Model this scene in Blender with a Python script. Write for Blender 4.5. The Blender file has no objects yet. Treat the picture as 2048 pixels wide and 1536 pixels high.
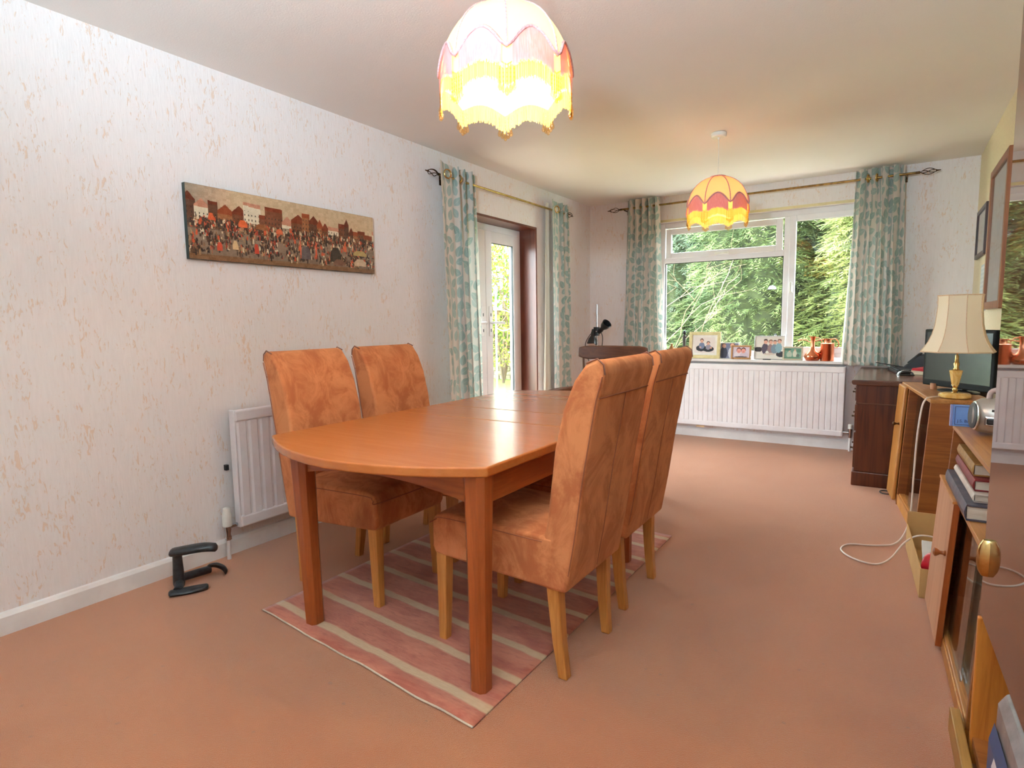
import bpy, bmesh, math, random
from mathutils import Vector, Matrix
sc = bpy.context.scene
col = sc.collection
PI = math.pi
R3, D, W, H, Y0 = random.Random(3), 5.905, 3.318, 2.4, -1.0
sin, cos = math.sin, math.cos

# ------------------------------------------------------------------ camera
yaw, pitch, roll, FPX = -.5783, .1036, .0142, 1169.6
fw = Vector((sin(yaw)*cos(pitch), cos(yaw)*cos(pitch), -sin(pitch)))
rt = Vector((cos(yaw), -sin(yaw), 0)); dn = fw.cross(rt)
r2 = rt*cos(roll)+dn*sin(roll); d2 = -rt*sin(roll)+dn*cos(roll)
cd = bpy.data.cameras.new('camera'); cam = bpy.data.objects.new('camera', cd); col.objects.link(cam)
cd.sensor_width = 36; cd.lens = FPX/2048*36; cd.clip_start = .02; cd.clip_end = 200
m = Matrix.Identity(4)
for i in range(3):
    m[i][0] = r2[i]; m[i][1] = -d2[i]; m[i][2] = -fw[i]
m[0][3], m[1][3], m[2][3] = 2.8134, 0, 1.16
cam.matrix_world = m; sc.camera = cam

# ------------------------------------------------------------------ world, sun, daylight, exposure
wd = bpy.data.worlds.new('sky'); sc.world = wd; wd.use_nodes = True
bg = wd.node_tree.nodes['Background']
bg.inputs['Color'].default_value = (.82, .93, 1, 1); bg.inputs['Strength'].default_value = 15
sl = bpy.data.lights.new('sun', 'SUN'); sl.energy = 2.6; sl.angle = .05; sl.color = (1, .93, .8)
so = bpy.data.objects.new('sun', sl); col.objects.link(so)
so.rotation_euler = Vector((-.45, .42, -.79)).to_track_quat('-Z', 'Y').to_euler()
for nm, lo, di, sx, sy in (('window_portal', (1.67, D+.2, 1.46), (0, -1, 0), 1.78, 1.34), ('door_portal', (-.21, 4.13, 1.02), (1, 0, 0), 1.25, 2.02)):
    pl = bpy.data.lights.new(nm, 'AREA'); pl.shape = 'RECTANGLE'; pl.size = sx; pl.size_y = sy
    po = bpy.data.objects.new(nm, pl); col.objects.link(po); po.location = lo
    po.rotation_euler = Vector(di).to_track_quat('-Z', 'Z').to_euler(); pl.cycles.is_portal = True
LAMP_W = {'near': 10, 'far': 1.9}
FILL_LAMP_W = (325, 18)
vs = sc.view_settings
vs.view_transform = 'Standard'; vs.look = 'None'; vs.exposure = .78; vs.gamma = 1; vs.use_curve_mapping = False

# ------------------------------------------------------------------ materials
def lin(c):
    return tuple(((v/255)/12.92 if v/255 <= .04045 else ((v/255+.055)/1.055)**2.4) for v in c)
class NT:
    def __init__(s, name):
        s.m = bpy.data.materials.new(name); s.m.use_nodes = True; s.t = s.m.node_tree
        s.b = s.t.nodes['Principled BSDF']; s.out = s.t.nodes['Material Output']
    def n(s, ty, **kw):
        x = s.t.nodes.new(ty)
        for k, v in kw.items(): setattr(x, k, v)
        return x
    def l(s, a, b): s.t.links.new(a, b)
    def val(s, sock, v):
        if hasattr(v, 'links') or isinstance(v, bpy.types.NodeSocket): s.l(v, sock)
        else: sock.default_value = v
    def math(s, op, a, b=0, c=None, clamp=False):
        x = s.n('ShaderNodeMath', operation=op); x.use_clamp = clamp
        s.val(x.inputs[0], a); s.val(x.inputs[1], b)
        if c is not None: s.val(x.inputs[2], c)
        return x.outputs[0]
    def coord(s, kind='Object', scale=(1, 1, 1)):
        tc = s.n('ShaderNodeTexCoord'); mp = s.n('ShaderNodeMapping'); mp.inputs['Scale'].default_value = scale
        s.l(tc.outputs[kind], mp.inputs['Vector']); return mp.outputs[0]
    def noise(s, vec, scale=1, detail=4, rough=.55, dist=0):
        x = s.n('ShaderNodeTexNoise'); s.l(vec, x.inputs['Vector']); x.inputs['Scale'].default_value = scale
        x.inputs['Detail'].default_value = detail; x.inputs['Roughness'].default_value = rough; x.inputs['Distortion'].default_value = dist
        return x.outputs['Fac']
    def ramp(s, f, a, b):
        x = s.n('ShaderNodeMapRange'); x.interpolation_type = 'SMOOTHSTEP'
        s.val(x.inputs[0], f); x.inputs[1].default_value = a; x.inputs[2].default_value = b; return x.outputs[0]
    def mix(s, f, a, b):
        x = s.n('ShaderNodeMix', data_type='RGBA'); s.val(x.inputs[0], f)
        for i, v in ((6, a), (7, b)):
            if isinstance(v, tuple): x.inputs[i].default_value = (*lin(v), 1)
            else: s.l(v, x.inputs[i])
        return x.outputs[2]
    def bump(s, h, st, dist=.002):
        x = s.n('ShaderNodeBump'); x.inputs['Strength'].default_value = st; x.inputs['Distance'].default_value = dist
        s.l(h, x.inputs['Height']); s.l(x.outputs[0], s.b.inputs['Normal'])
    def setc(s, c):
        if isinstance(c, tuple): s.b.inputs['Base Color'].default_value = (*lin(c), 1)
        else: s.l(c, s.b.inputs['Base Color'])
    def bs(s, rough=.5, metal=0, coat=0, spec=.5, sheen=0):
        i = s.b.inputs; i['Roughness'].default_value = rough; i['Metallic'].default_value = metal
        i['Coat Weight'].default_value = coat; i['Coat Roughness'].default_value = .08; i['Specular IOR Level'].default_value = spec
        i['Sheen Weight'].default_value = sheen
MC = {}
def M(name, c, c2=None, rough=.5, metal=0, st=(8, 8, 8), det=4, rng=(.35, .65), bump=0, bst=None, bd=.002, coat=0, spec=.5, sheen=0, dist=0):
    """plain procedural material: two colours mixed by stretched noise, optional relief"""
    if name in MC: return MC[name]
    t = NT(name); t.bs(rough, metal, coat, spec, sheen)
    c2 = c2 or tuple(max(0, v*.94) for v in c)
    f = t.ramp(t.noise(t.coord('Object', st), 1, det, .6, dist), *rng); t.setc(t.mix(f, c, c2))
    if bump: t.bump(t.noise(t.coord('Object', bst or st), 1, 3), bump, bd)
    MC[name] = t.m; return t.m

def mat_wallpaper():
    t = NT('flecked_wallpaper'); t.bs(.75, spec=.25)
    a = t.noise(t.coord('Object', (75, 75, 22)), 1, 3, .6, 1.2); b = t.noise(t.coord('Object', (8, 8, 6)), 1, 2)
    f = t.ramp(t.math('ADD', a, t.math('MULTIPLY', t.math('SUBTRACT', b, .5), .45)), .585, .69)
    base = t.mix(t.noise(t.coord('Object', (90, 90, 12)), 1, 2), (240, 231, 230), (229, 219, 217))
    t.setc(t.mix(t.math('MULTIPLY', f, .7), base, (225, 193, 168)))
    h = t.math('ADD', t.noise(t.coord('Object', (150, 150, 20)), 1, 3), t.math('MULTIPLY', f, .8)); t.bump(h, .35, .003)
    return t.m
def mat_plain_wall():
    return M('plain_cream_wallpaper', (226, 208, 178), (218, 200, 170), rough=.8, st=(60, 60, 60), bump=.2, bst=(160, 160, 160))
def mat_ceiling():
    t = NT('textured_ceiling'); t.bs(.8, spec=.2); t.setc(t.mix(t.noise(t.coord('Object', (2, 2, 2)), 1, 3), (240, 234, 228), (234, 227, 220)))
    t.bump(t.noise(t.coord('Object', (130, 130, 130)), 1, 4, .7), .35, .003); return t.m
def mat_carpet():
    t = NT('salmon_carpet'); t.bs(.95, spec=.12, sheen=.75); t.b.inputs['Sheen Roughness'].default_value = .42; t.b.inputs['Sheen Tint'].default_value = (*lin((255, 232, 216)), 1)
    f = t.ramp(t.noise(t.coord('Object', (1.6, 1.6, 1)), 1, 5, .6, .8), .3, .7)
    c = t.mix(f, (184, 111, 69), (171, 97, 56))
    s = t.ramp(t.noise(t.coord('Object', (260, 260, 260)), 1, 3), .35, .7)
    c = t.mix(t.math('MULTIPLY', s, .5), c, (156, 88, 52))
    sp = t.ramp(t.noise(t.coord('Object', (26, 26, 26)), 1, 1), .73, .77)
    t.setc(t.mix(t.math('MULTIPLY', sp, .5), c, (120, 80, 62))); t.bump(t.noise(t.coord('Object', (320, 320, 320)), 1, 3, .7), .7, .006); return t.m
def mat_suede():
    t = NT('tan_suede'); t.bs(.85, spec=.15, sheen=.22)
    t.b.inputs['Sheen Tint'].default_value = (*lin((240, 196, 150)), 1)
    oi = t.n('ShaderNodeObjectInfo'); off = t.n('ShaderNodeVectorMath', operation='ADD'); t.l(t.coord('Object', (8, 8, 5.5)), off.inputs[0])
    t.l(oi.outputs['Location'], off.inputs[1])
    f = t.ramp(t.noise(off.outputs[0], 1, 8, .68, .8), .38, .62)
    c = t.mix(f, (206, 130, 84), (174, 98, 60))
    g = t.ramp(t.noise(off.outputs[0], .45, 3), .55, .72); t.setc(t.mix(t.math('MULTIPLY', g, .55), c, (142, 78, 50)))
    t.bump(t.noise(t.coord('Object', (180, 180, 180)), 1, 3), .15, .001); return t.m
def mat_wood(name, c, c2, axis, rough=.35, coat=0, fine=40, spec=.5, dist=1.5, relief=.04):
    if name in MC: return MC[name]
    t = NT(name); t.bs(rough, coat=coat, spec=spec); st = [fine]*3; st[axis] = fine/18
    a = t.noise(t.coord('Object', tuple(st)), 1, 5, .6, dist); b = t.noise(t.coord('Object', tuple(v/5 for v in st)), 1, 3, .5, .6)
    f = t.ramp(t.math('ADD', t.math('MULTIPLY', a, .6), t.math('MULTIPLY', b, .4)), .38, .62)
    t.setc(t.mix(f, c, c2))
    if relief: t.bump(a, relief, .001)
    MC[name] = t.m; return t.m
def mat_leaf_curtain():
    t = NT('leaf_print_curtain'); t.bs(.8, spec=.2, sheen=.2)
    v = t.coord('UV', (12.5, 12.5, 12.5)); vo = t.n('ShaderNodeTexVoronoi', voronoi_dimensions='2D'); vo.inputs['Scale'].default_value = 1
    vo.inputs['Randomness'].default_value = .62; t.l(v, vo.inputs['Vector'])
    d = t.n('ShaderNodeVectorMath', operation='SUBTRACT'); t.l(v, d.inputs[0]); t.l(vo.outputs['Position'], d.inputs[1])
    sp = t.n('ShaderNodeSeparateColor'); t.l(vo.outputs['Color'], sp.inputs[0])
    ro = t.n('ShaderNodeVectorRotate', rotation_type='Z_AXIS'); t.l(d.outputs[0], ro.inputs['Vector'])
    ang = t.math('MULTIPLY', t.math('SUBTRACT', sp.outputs[0], .5), 2.6); t.l(ang, ro.inputs['Angle'])
    xyz = t.n('ShaderNodeSeparateXYZ'); t.l(ro.outputs[0], xyz.inputs[0])
    dy = t.math('DIVIDE', xyz.outputs[1], .56); q = t.math('SUBTRACT', 1, t.math('MULTIPLY', dy, dy))
    q = t.math('MULTIPLY', q, t.math('ADD', .34, t.math('MULTIPLY', dy, -.09)))
    inside = t.ramp(t.math('SUBTRACT', q, t.math('ABSOLUTE', xyz.outputs[0])), 0, .03)
    rib = t.ramp(t.math('ABSOLUTE', xyz.outputs[0]), .0, .022)
    wv = t.n('ShaderNodeTexWave', wave_type='BANDS', bands_direction='X'); t.l(t.coord('UV', (1, .45, 1)), wv.inputs['Vector'])
    wv.inputs['Scale'].default_value = 2.4; wv.inputs['Distortion'].default_value = 3.2; wv.inputs['Detail'].default_value = 0; wv.inputs['Detail Scale'].default_value = 1.6
    stem = t.ramp(wv.outputs['Fac'], .955, .975)
    leafc = t.mix(sp.outputs[1], (136, 160, 154), (160, 178, 172)); leafc = t.mix(rib, (205, 208, 202), leafc)
    c = t.mix(t.math('MULTIPLY', stem, .8), (218, 204, 194), (154, 168, 164)); t.setc(t.mix(inside, c, leafc))
    t.bump(t.noise(t.coord('UV', (500, 500, 1)), 1, 2), .1, .001)
    tr = t.n('ShaderNodeBsdfTranslucent'); tr.inputs['Color'].default_value = (.8, .78, .7, 1)
    mx = t.n('ShaderNodeMixShader'); mx.inputs[0].default_value = .16
    t.l(t.b.outputs[0], mx.inputs[1]); t.l(tr.outputs[0], mx.inputs[2]); t.l(mx.outputs[0], t.out.inputs[0]); return t.m
def mat_translucent(name, c, ct, fac=.5, st=(60, 60, 60), c2=None):
    if name in MC: return MC[name]
    t = NT(name); t.bs(.7, spec=.2); f = t.ramp(t.noise(t.coord('Object', st), 1, 3), .35, .65); t.setc(t.mix(f, c, c2 or c))
    tr = t.n('ShaderNodeBsdfTranslucent'); t.l(t.mix(f, ct, ct), tr.inputs['Color'])
    mx = t.n('ShaderNodeMixShader'); mx.inputs[0].default_value = fac
    t.l(t.b.outputs[0], mx.inputs[1]); t.l(tr.outputs[0], mx.inputs[2]); t.l(mx.outputs[0], t.out.inputs[0]); MC[name] = t.m; return t.m
def mat_glass(name='window_glass', tint=(.97, .99, .98)):
    if name in MC: return MC[name]
    t = NT(name); tr = t.n('ShaderNodeBsdfTransparent'); tr.inputs[0].default_value = (*tint, 1)
    gl = t.n('ShaderNodeBsdfGlossy'); gl.inputs['Roughness'].default_value = .01
    lw = t.n('ShaderNodeLayerWeight'); lw.inputs[0].default_value = .5
    fres = t.math('ADD', .028, t.math('MULTIPLY', t.math('POWER', lw.outputs['Facing'], 5), .9))
    nz = t.noise(t.coord('Object', (3, 3, 3)), 1, 1); bp = t.n('ShaderNodeBump'); bp.inputs['Strength'].default_value = .01; t.l(nz, bp.inputs['Height']); t.l(bp.outputs[0], gl.inputs['Normal'])
    mx = t.n('ShaderNodeMixShader'); t.l(fres, mx.inputs[0]); t.l(tr.outputs[0], mx.inputs[1]); t.l(gl.outputs[0], mx.inputs[2])
    t.l(mx.outputs[0], t.out.inputs[0]); MC[name] = t.m; return t.m
def mat_emit(name, c, s):
    t = NT(name); t.b.inputs['Emission Color'].default_value = (*lin(c), 1); t.b.inputs['Emission Strength'].default_value = s; t.setc(c); return t.m
def mat_print():
    if 'print' in MC: return MC['print']
    t = NT('printed_picture'); t.bs(.35, spec=.4); a = t.n('ShaderNodeVertexColor'); a.layer_name = 'Col'; t.l(a.outputs[0], t.b.inputs['Base Color']); MC['print'] = t.m; return t.m
def mat_foliage(name, c, c2, fac=.35):
    t = NT(name); t.bs(.6, spec=.25); f = t.ramp(t.noise(t.coord('Object', (2.2, 2.2, 2.2)), 1, 5, .7), .35, .65); cc = t.mix(f, c, c2); t.setc(cc)
    tr = t.n('ShaderNodeBsdfTranslucent'); t.l(cc, tr.inputs[0]); mx = t.n('ShaderNodeMixShader'); mx.inputs[0].default_value = fac
    t.l(t.b.outputs[0], mx.inputs[1]); t.l(tr.outputs[0], mx.inputs[2]); t.l(mx.outputs[0], t.out.inputs[0]); return t.m

PAPER, PLAINW, CEIL, CARPET, SUEDE = mat_wallpaper(), mat_plain_wall(), mat_ceiling(), mat_carpet(), mat_suede()
GLOSSW = M('white_gloss_paint', (238, 232, 230), (228, 220, 218), rough=.35, st=(5, 5, 5))
UPVC = M('white_upvc', (238, 234, 236), (232, 226, 228), rough=.25, st=(3, 3, 3))
RADW = M('radiator_enamel', (240, 234, 236), (234, 226, 228), rough=.35, st=(6, 6, 6))
TEAKTOP = mat_wood('teak_top', (188, 108, 52), (181, 101, 46), 0, rough=.26, coat=.12, fine=70, dist=0, relief=0)
TEAK = mat_wood('teak_upright', (164, 82, 38), (142, 66, 27), 2, rough=.32, fine=60)
TEAKX = mat_wood('teak_rail', (166, 86, 40), (144, 70, 30), 1, rough=.32, fine=60)
BEECH = mat_wood('honey_beech', (208, 142, 74), (186, 118, 56), 2, rough=.35, fine=50)
MAHOG = mat_wood('mahogany', (96, 46, 24), (66, 28, 14), 2, rough=.3, fine=30)
MAHTOP = mat_wood('mahogany_top', (112, 72, 56), (84, 48, 36), 0, rough=.22, fine=30)
OAK = mat_wood('golden_oak', (196, 138, 70), (170, 108, 48), 2, rough=.4, fine=45)
OAKH = mat_wood('golden_oak_level', (190, 132, 74), (160, 100, 50), 1, rough=.35, fine=45)
VENEER = mat_wood('brown_veneer', (156, 92, 42), (128, 70, 30), 0, rough=.42, fine=35)
DOORV = mat_wood('pale_teak_veneer', (206, 156, 122), (192, 138, 104), 2, rough=.5, fine=40)
DARKW = mat_wood('dark_walnut', (112, 66, 38), (84, 46, 26), 0, rough=.45, fine=30)
BROWNF = mat_wood('brown_timber_frame', (116, 62, 46), (94, 46, 34), 2, rough=.3, fine=30)
POLISH = mat_wood('polished_dark_door', (98, 56, 36), (80, 44, 28), 2, rough=.02, fine=20, spec=.62, relief=0)
BRASS = M('brass', (214, 184, 122), (194, 158, 94), rough=.22, metal=1, st=(20, 20, 20))
BRONZE = M('aged_bronze', (104, 78, 54), (70, 50, 36), rough=.35, metal=1, st=(60, 60, 60))
CHROME = M('chrome', (200, 200, 204), (180, 180, 184), rough=.15, metal=1)
COPPER = M('copper', (236, 158, 122), (212, 126, 92), rough=.24, metal=1, st=(14, 14, 4))
BLACK = M('black_plastic', (22, 22, 24), (30, 30, 33), rough=.35, st=(30, 30, 30))
BLACKM = M('black_rubber', (16, 16, 17), (26, 26, 28), rough=.55, st=(30, 30, 30))
IRON = M('black_cast_iron', (26, 26, 28), (46, 46, 50), rough=.42, st=(40, 40, 40), bump=.3, bst=(90, 90, 90))
WPLAST = M('white_plastic', (236, 232, 224), (226, 222, 214), rough=.4)
SILVER = M('silver_plastic', (196, 192, 186), (180, 176, 170), rough=.3, metal=.5, st=(10, 10, 10))
PAGES = M('book_pages', (226, 214, 198), (206, 192, 174), rough=.8, st=(4, 4, 220))
CREAMF = M('cream_frame', (222, 204, 152), (208, 188, 134), rough=.5, st=(30, 30, 30))
GLASS = mat_glass()

# ------------------------------------------------------------------ mesh helpers
class MB:
    def __init__(s): s.v = []; s.f = []; s.uv = None
    def add(s, vs_, fs): o = len(s.v); s.v += [tuple(v) for v in vs_]; s.f += [tuple(i+o for i in f) for f in fs]; return s
    def box(s, a, b):
        (x0, y0, z0), (x1, y1, z1) = a, b
        x0, x1 = min(x0, x1), max(x0, x1); y0, y1 = min(y0, y1), max(y0, y1); z0, z1 = min(z0, z1), max(z0, z1)
        return s.add([(x0, y0, z0), (x1, y0, z0), (x1, y1, z0), (x0, y1, z0), (x0, y0, z1), (x1, y0, z1), (x1, y1, z1), (x0, y1, z1)],
                     [(3, 2, 1, 0), (4, 5, 6, 7), (0, 1, 5, 4), (1, 2, 6, 5), (2, 3, 7, 6), (3, 0, 4, 7)])
    def prism(s, pts, z0, z1, fn=None):
        """outline in a plane extruded; fn maps (a, b, h) to a point"""
        fn = fn or (lambda a, b, h: (a, b, h)); n = len(pts)
        s.add([fn(a, b, z0) for a, b in pts]+[fn(a, b, z1) for a, b in pts],
              [tuple(range(n-1, -1, -1)), tuple(range(n, 2*n))]+[(i, (i+1) % n, n+(i+1) % n, n+i) for i in range(n)]); return s
    def loft(s, rings, cap=True, close=True):
        n = len(rings[0]); vs_ = [p for r in rings for p in r]; fs = []
        for j in range(len(rings)-1):
            for i in range(n if close else n-1):
                k = (i+1) % n; fs.append((j*n+i, j*n+k, (j+1)*n+k, (j+1)*n+i))
        if cap: fs += [tuple(range(n-1, -1, -1)), tuple(range((len(rings)-1)*n, len(rings)*n))]
        return s.add(vs_, fs)
    def lathe(s, prof, c=(0, 0, 0), n=24, cap=True, rad=None):
        rad = rad or (lambda a: 1)
        return s.loft([[(c[0]+r*rad(2*PI*i/n)*cos(2*PI*i/n), c[1]+r*rad(2*PI*i/n)*sin(2*PI*i/n), c[2]+z) for i in range(n)] for r, z in prof], cap)
    def tube(s, pts, r, n=8, cap=True):
        P = [Vector(p) for p in pts]; rings = []; up = Vector((0, 0, 1)); prev = None
        for i, p in enumerate(P):
            t = (P[min(i+1, len(P)-1)]-P[max(i-1, 0)]).normalized()
            if prev is None: a = t.cross(up if abs(t.z) < .9 else Vector((1, 0, 0))).normalized()
            else: a = (prev-t*prev.dot(t)).normalized()
            prev = a; b = t.cross(a); rr = r[i] if isinstance(r, (list, tuple)) else r
            rings.append([p+a*rr*cos(2*PI*k/n)+b*rr*sin(2*PI*k/n) for k in range(n)])
        return s.loft(rings, cap)
    def grid(s, fn, nu, nv):
        return s.add([fn(i/nu, j/nv) for j in range(nv+1) for i in range(nu+1)],
                     [(j*(nu+1)+i, j*(nu+1)+i+1, (j+1)*(nu+1)+i+1, (j+1)*(nu+1)+i) for j in range(nv) for i in range(nu)])
    def xf(s, mt, start=0): s.v = s.v[:start]+[tuple(mt @ Vector(v)) for v in s.v[start:]]; return s
    def build(s, name, mat, parent=None, smooth=None, bevel=0, seg=2, subsurf=0, label=None, kind=None, solid=0, uvs=None):
        me = bpy.data.meshes.new(name); me.from_pydata(s.v, [], s.f); me.update()
        if uvs:
            uv = me.uv_layers.new(name='UVMap')
            for lp in me.loops: uv.data[lp.index].uv = uvs[lp.vertex_index]
        bm = bmesh.new(); bm.from_mesh(me); bmesh.ops.recalc_face_normals(bm, faces=bm.faces); bm.to_mesh(me); bm.free()
        me.materials.append(mat)
        if smooth is not None:
            me.polygons.foreach_set('use_smooth', [True]*len(me.polygons)); me.set_sharp_from_angle(angle=math.radians(smooth))
        o = bpy.data.objects.new(name, me); col.objects.link(o)
        if solid: d = o.modifiers.new('thick', 'SOLIDIFY'); d.thickness = solid; d.offset = 0
        if bevel: b = o.modifiers.new('bevel', 'BEVEL'); b.width = bevel; b.segments = seg; b.limit_method = 'ANGLE'; b.angle_limit = .6
        if subsurf: u = o.modifiers.new('sub', 'SUBSURF'); u.levels = subsurf; u.render_levels = subsurf
        if parent is not None: o.parent = parent
        if label: o['label'] = label
        if kind: o['kind'] = kind
        return o
def tag(o, label, cat, group=None):
    o['label'] = label; o['category'] = cat
    if group: o['group'] = group
    return o
def thing(name, label, cat, loc=(0, 0, 0), rz=0, group=None):
    o = bpy.data.objects.new(name, None); col.objects.link(o); o.empty_display_size = .05
    o.location = loc; o.rotation_euler = (0, 0, rz); return tag(o, label, cat, group)
def struct(o): o['kind'] = 'structure'; return o
def dup(root, loc, rz, label):
    r = root.copy(); col.objects.link(r); r.location = loc; r.rotation_euler = (0, 0, rz); r['label'] = label
    for ch in list(root.children):
        c = ch.copy(); col.objects.link(c); c.parent = r
        for g in list(ch.children): k = g.copy(); col.objects.link(k); k.parent = c
    return r
def box(name, a, b, mat, parent=None, bevel=.003, **k): return MB().box(a, b).build(name, mat, parent, bevel=bevel, **k)
def arc(cx, cy, r, a0, a1, n): return [(cx+r*cos(a0+(a1-a0)*i/n), cy+r*sin(a0+(a1-a0)*i/n)) for i in range(n+1)]
def smoothpts(pts, n=6):
    P = [Vector(p) for p in pts]; out = []
    for i in range(len(P)-1):
        a, b, c, d = P[max(i-1, 0)], P[i], P[i+1], P[min(i+2, len(P)-1)]
        for k in range(n):
            t = k/n; out.append(.5*((2*b)+(c-a)*t+(2*a-5*b+4*c-d)*t*t+(3*b-a-3*c+d)*t**3))
    return out+[P[-1]]
def picture_mesh(name, fn, nu, nv, place, parent=None):
    """flat print: one coloured face per cell; place(u, v) gives the point"""
    b = MB().grid(place, nu, nv); me = bpy.data.meshes.new(name); me.from_pydata(b.v, [], b.f); me.update()
    ca = me.color_attributes.new('Col', 'FLOAT_COLOR', 'CORNER'); buf = []
    for j in range(nv):
        for i in range(nu):
            c = lin(tuple(max(0, min(255, x)) for x in fn((i+.5)/nu, (j+.5)/nv))); buf += [*c, 1]*4
    ca.data.foreach_set('color', buf); me.materials.append(mat_print())
    o = bpy.data.objects.new(name, me); col.objects.link(o); o.parent = parent; return o

# ------------------------------------------------------------------ room shell
struct(box('floor', (-.22, Y0-.2, -.12), (W+.2, D+.28, 0), CARPET, bevel=0))
struct(box('ceiling', (-.23, Y0-.6, H), (W+.2, D+.29, H+.14), CEIL, bevel=0))
DY0, DY1, DZ = 3.50, 4.757, 2.034
b = MB().box((-.22, Y0-.2, 0), (0, DY0, H)).box((-.22, DY1, 0), (0, D+.28, H)).box((-.22, DY0, DZ), (0, DY1, H))
struct(b.build('wall_left', PAPER))
WX0, WX1, WZ0, WZ1 = .752, 2.60, .775, 2.15
b = MB().box((0, D, 0), (WX0, D+.28, H)).box((WX1, D, 0), (W, D+.28, H)).box((WX0, D, 0), (WX1, D+.28, WZ0)).box((WX0, D, WZ1), (WX1, D+.28, H))
struct(b.build('wall_back', PAPER))
struct(box('wall_right', (W, Y0-.2, 0), (W+.2, D+.28, H), PLAINW, bevel=0))
struct(box('wall_front', (0, Y0-.2, 0), (W, Y0, H), PAPER, bevel=0))
def skirting(name, pts, fn):
    MB().prism([(0, 0), (.016, 0), (.016, .07), (.008, .084), (0, .088)], pts[0], pts[1], fn)
    o = MB().prism([(0, 0), (.016, 0), (.016, .07), (.008, .084), (0, .088)], pts[0], pts[1], fn).build(name, GLOSSW); struct(o)
skirting('baseboard_left', (Y0, DY0-.02), lambda a, b, h: (a, h, b))
skirting('baseboard_left', (DY1+.02, D), lambda a, b, h: (a, h, b))
skirting('baseboard_back', (0, W), lambda a, b, h: (h, D-a, b))
skirting('baseboard_right', (Y0, D), lambda a, b, h: (W-a, h, b))
skirting('baseboard_front', (0, W), lambda a, b, h: (h, Y0+a, b))

# window_1 : white frame, fixed pane, top vent, right casement
wn = bpy.data.objects.new('window_1', None); col.objects.link(wn); wn.location = (0, D, 0); struct(wn)
YF = 5.985-D
f = MB()
def fr(b, x0, x1, z0, z1, t, y0, y1):
    b.box((x0, y0, z0), (x0+t, y1, z1)); b.box((x1-t, y0, z0), (x1, y1, z1)); b.box((x0+t, y0, z0), (x1-t, y1, z0+t)); b.box((x0+t, y0, z1-t), (x1-t, y1, z1)); return b
fr(f, WX0, WX1, .81, WZ1, .055, YF, YF+.07); f.box((1.925, YF+.002, .865), (1.985, YF+.068, 2.095)); f.box((.807, YF+.001, 1.745), (1.925, YF+.069, 1.80))
f.build('window_frame', UPVC, wn, bevel=.004)
s_ = fr(MB(), .82, 1.912, 1.79, 2.085, .055, YF-.016, YF+.03).build('vent_sash', UPVC, wn, bevel=.005)
box('pane', (.86, YF+.012, 1.83), (1.872, YF+.018, 2.045), GLASS, s_, bevel=0)
fr(MB(), .87, 1.862, 1.84, 2.035, .006, YF+.0, YF+.012).build('gasket', BLACKM, s_)
h = MB().box((1.31, YF-.032, 1.80), (1.40, YF-.016, 1.822)).box((1.35, YF-.05, 1.80), (1.44, YF-.032, 1.815)); h.build('handle', WPLAST, s_, bevel=.003)
box('pane', (.80, YF+.026, .86), (1.93, YF+.032, 1.75), GLASS, wn, bevel=0)
fr(MB(), .807, 1.925, .865, 1.745, .006, YF+.012, YF+.026).build('gasket', BLACKM, wn)
s_ = fr(MB(), 1.972, 2.556, .85, 2.10, .055, YF-.016, YF+.03).build('casement_sash', UPVC, wn, bevel=.005)
box('pane', (2.01, YF+.012, .89), (2.515, YF+.018, 2.06), GLASS, s_, bevel=0)
fr(MB(), 2.02, 2.51, .90, 2.05, .006, YF+.0, YF+.012).build('gasket', BLACKM, s_)
MB().box((1.985, YF-.03, 1.40), (2.015, YF-.016, 1.47)).box((1.99, YF-.046, 1.41), (2.008, YF-.03, 1.50)).build('handle', WPLAST, s_, bevel=.004)
sill = box('window_sill', (WX0-.05, -.10, .762), (WX1+.05, .20, .788), GLOSSW, wn, bevel=.006)
box('outer_sill', (WX0, .19, .73), (WX1, .34, .80), UPVC, wn)

struct(box('trim_1', (WX0-.01, D-.006, WZ1-.002), (WX1+.01, D+.001, WZ1+.022), M('cream_paint_edge', (232, 214, 164), rough=.5), bevel=.001))

# door_1 : brown timber reveal, white french doors
dr = bpy.data.objects.new('door_1', None); col.objects.link(dr); dr.location = (0, 4.13, 0); struct(dr)
y0, y1 = DY0-4.13, DY1-4.13
MB().box((-.215, y1-.018, 0), (.004, y1+.002, DZ)).build('frame_jamb', BROWNF, dr, bevel=.002)
MB().box((-.215, y0-.002, 0), (.004, y0+.018, DZ)).build('frame_jamb', BROWNF, dr, bevel=.002)
MB().box((-.215, y0, DZ-.018), (.004, y1, DZ+.002)).build('frame_head', BROWNF, dr, bevel=.002)
box('threshold', (-.22, y0, -.02), (.0, y1, .025), BROWNF, dr)
XF = -.17
f = MB().box((XF-.04, y1-.07, 0), (XF, y1-.018, DZ-.02)).box((XF-.04, y0+.018, 0), (XF, y0+.07, DZ-.02)).box((XF-.04, y0+.07, DZ-.075), (XF, y1-.07, DZ-.02)); f.build('outer_frame', UPVC, dr, bevel=.003)
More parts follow.
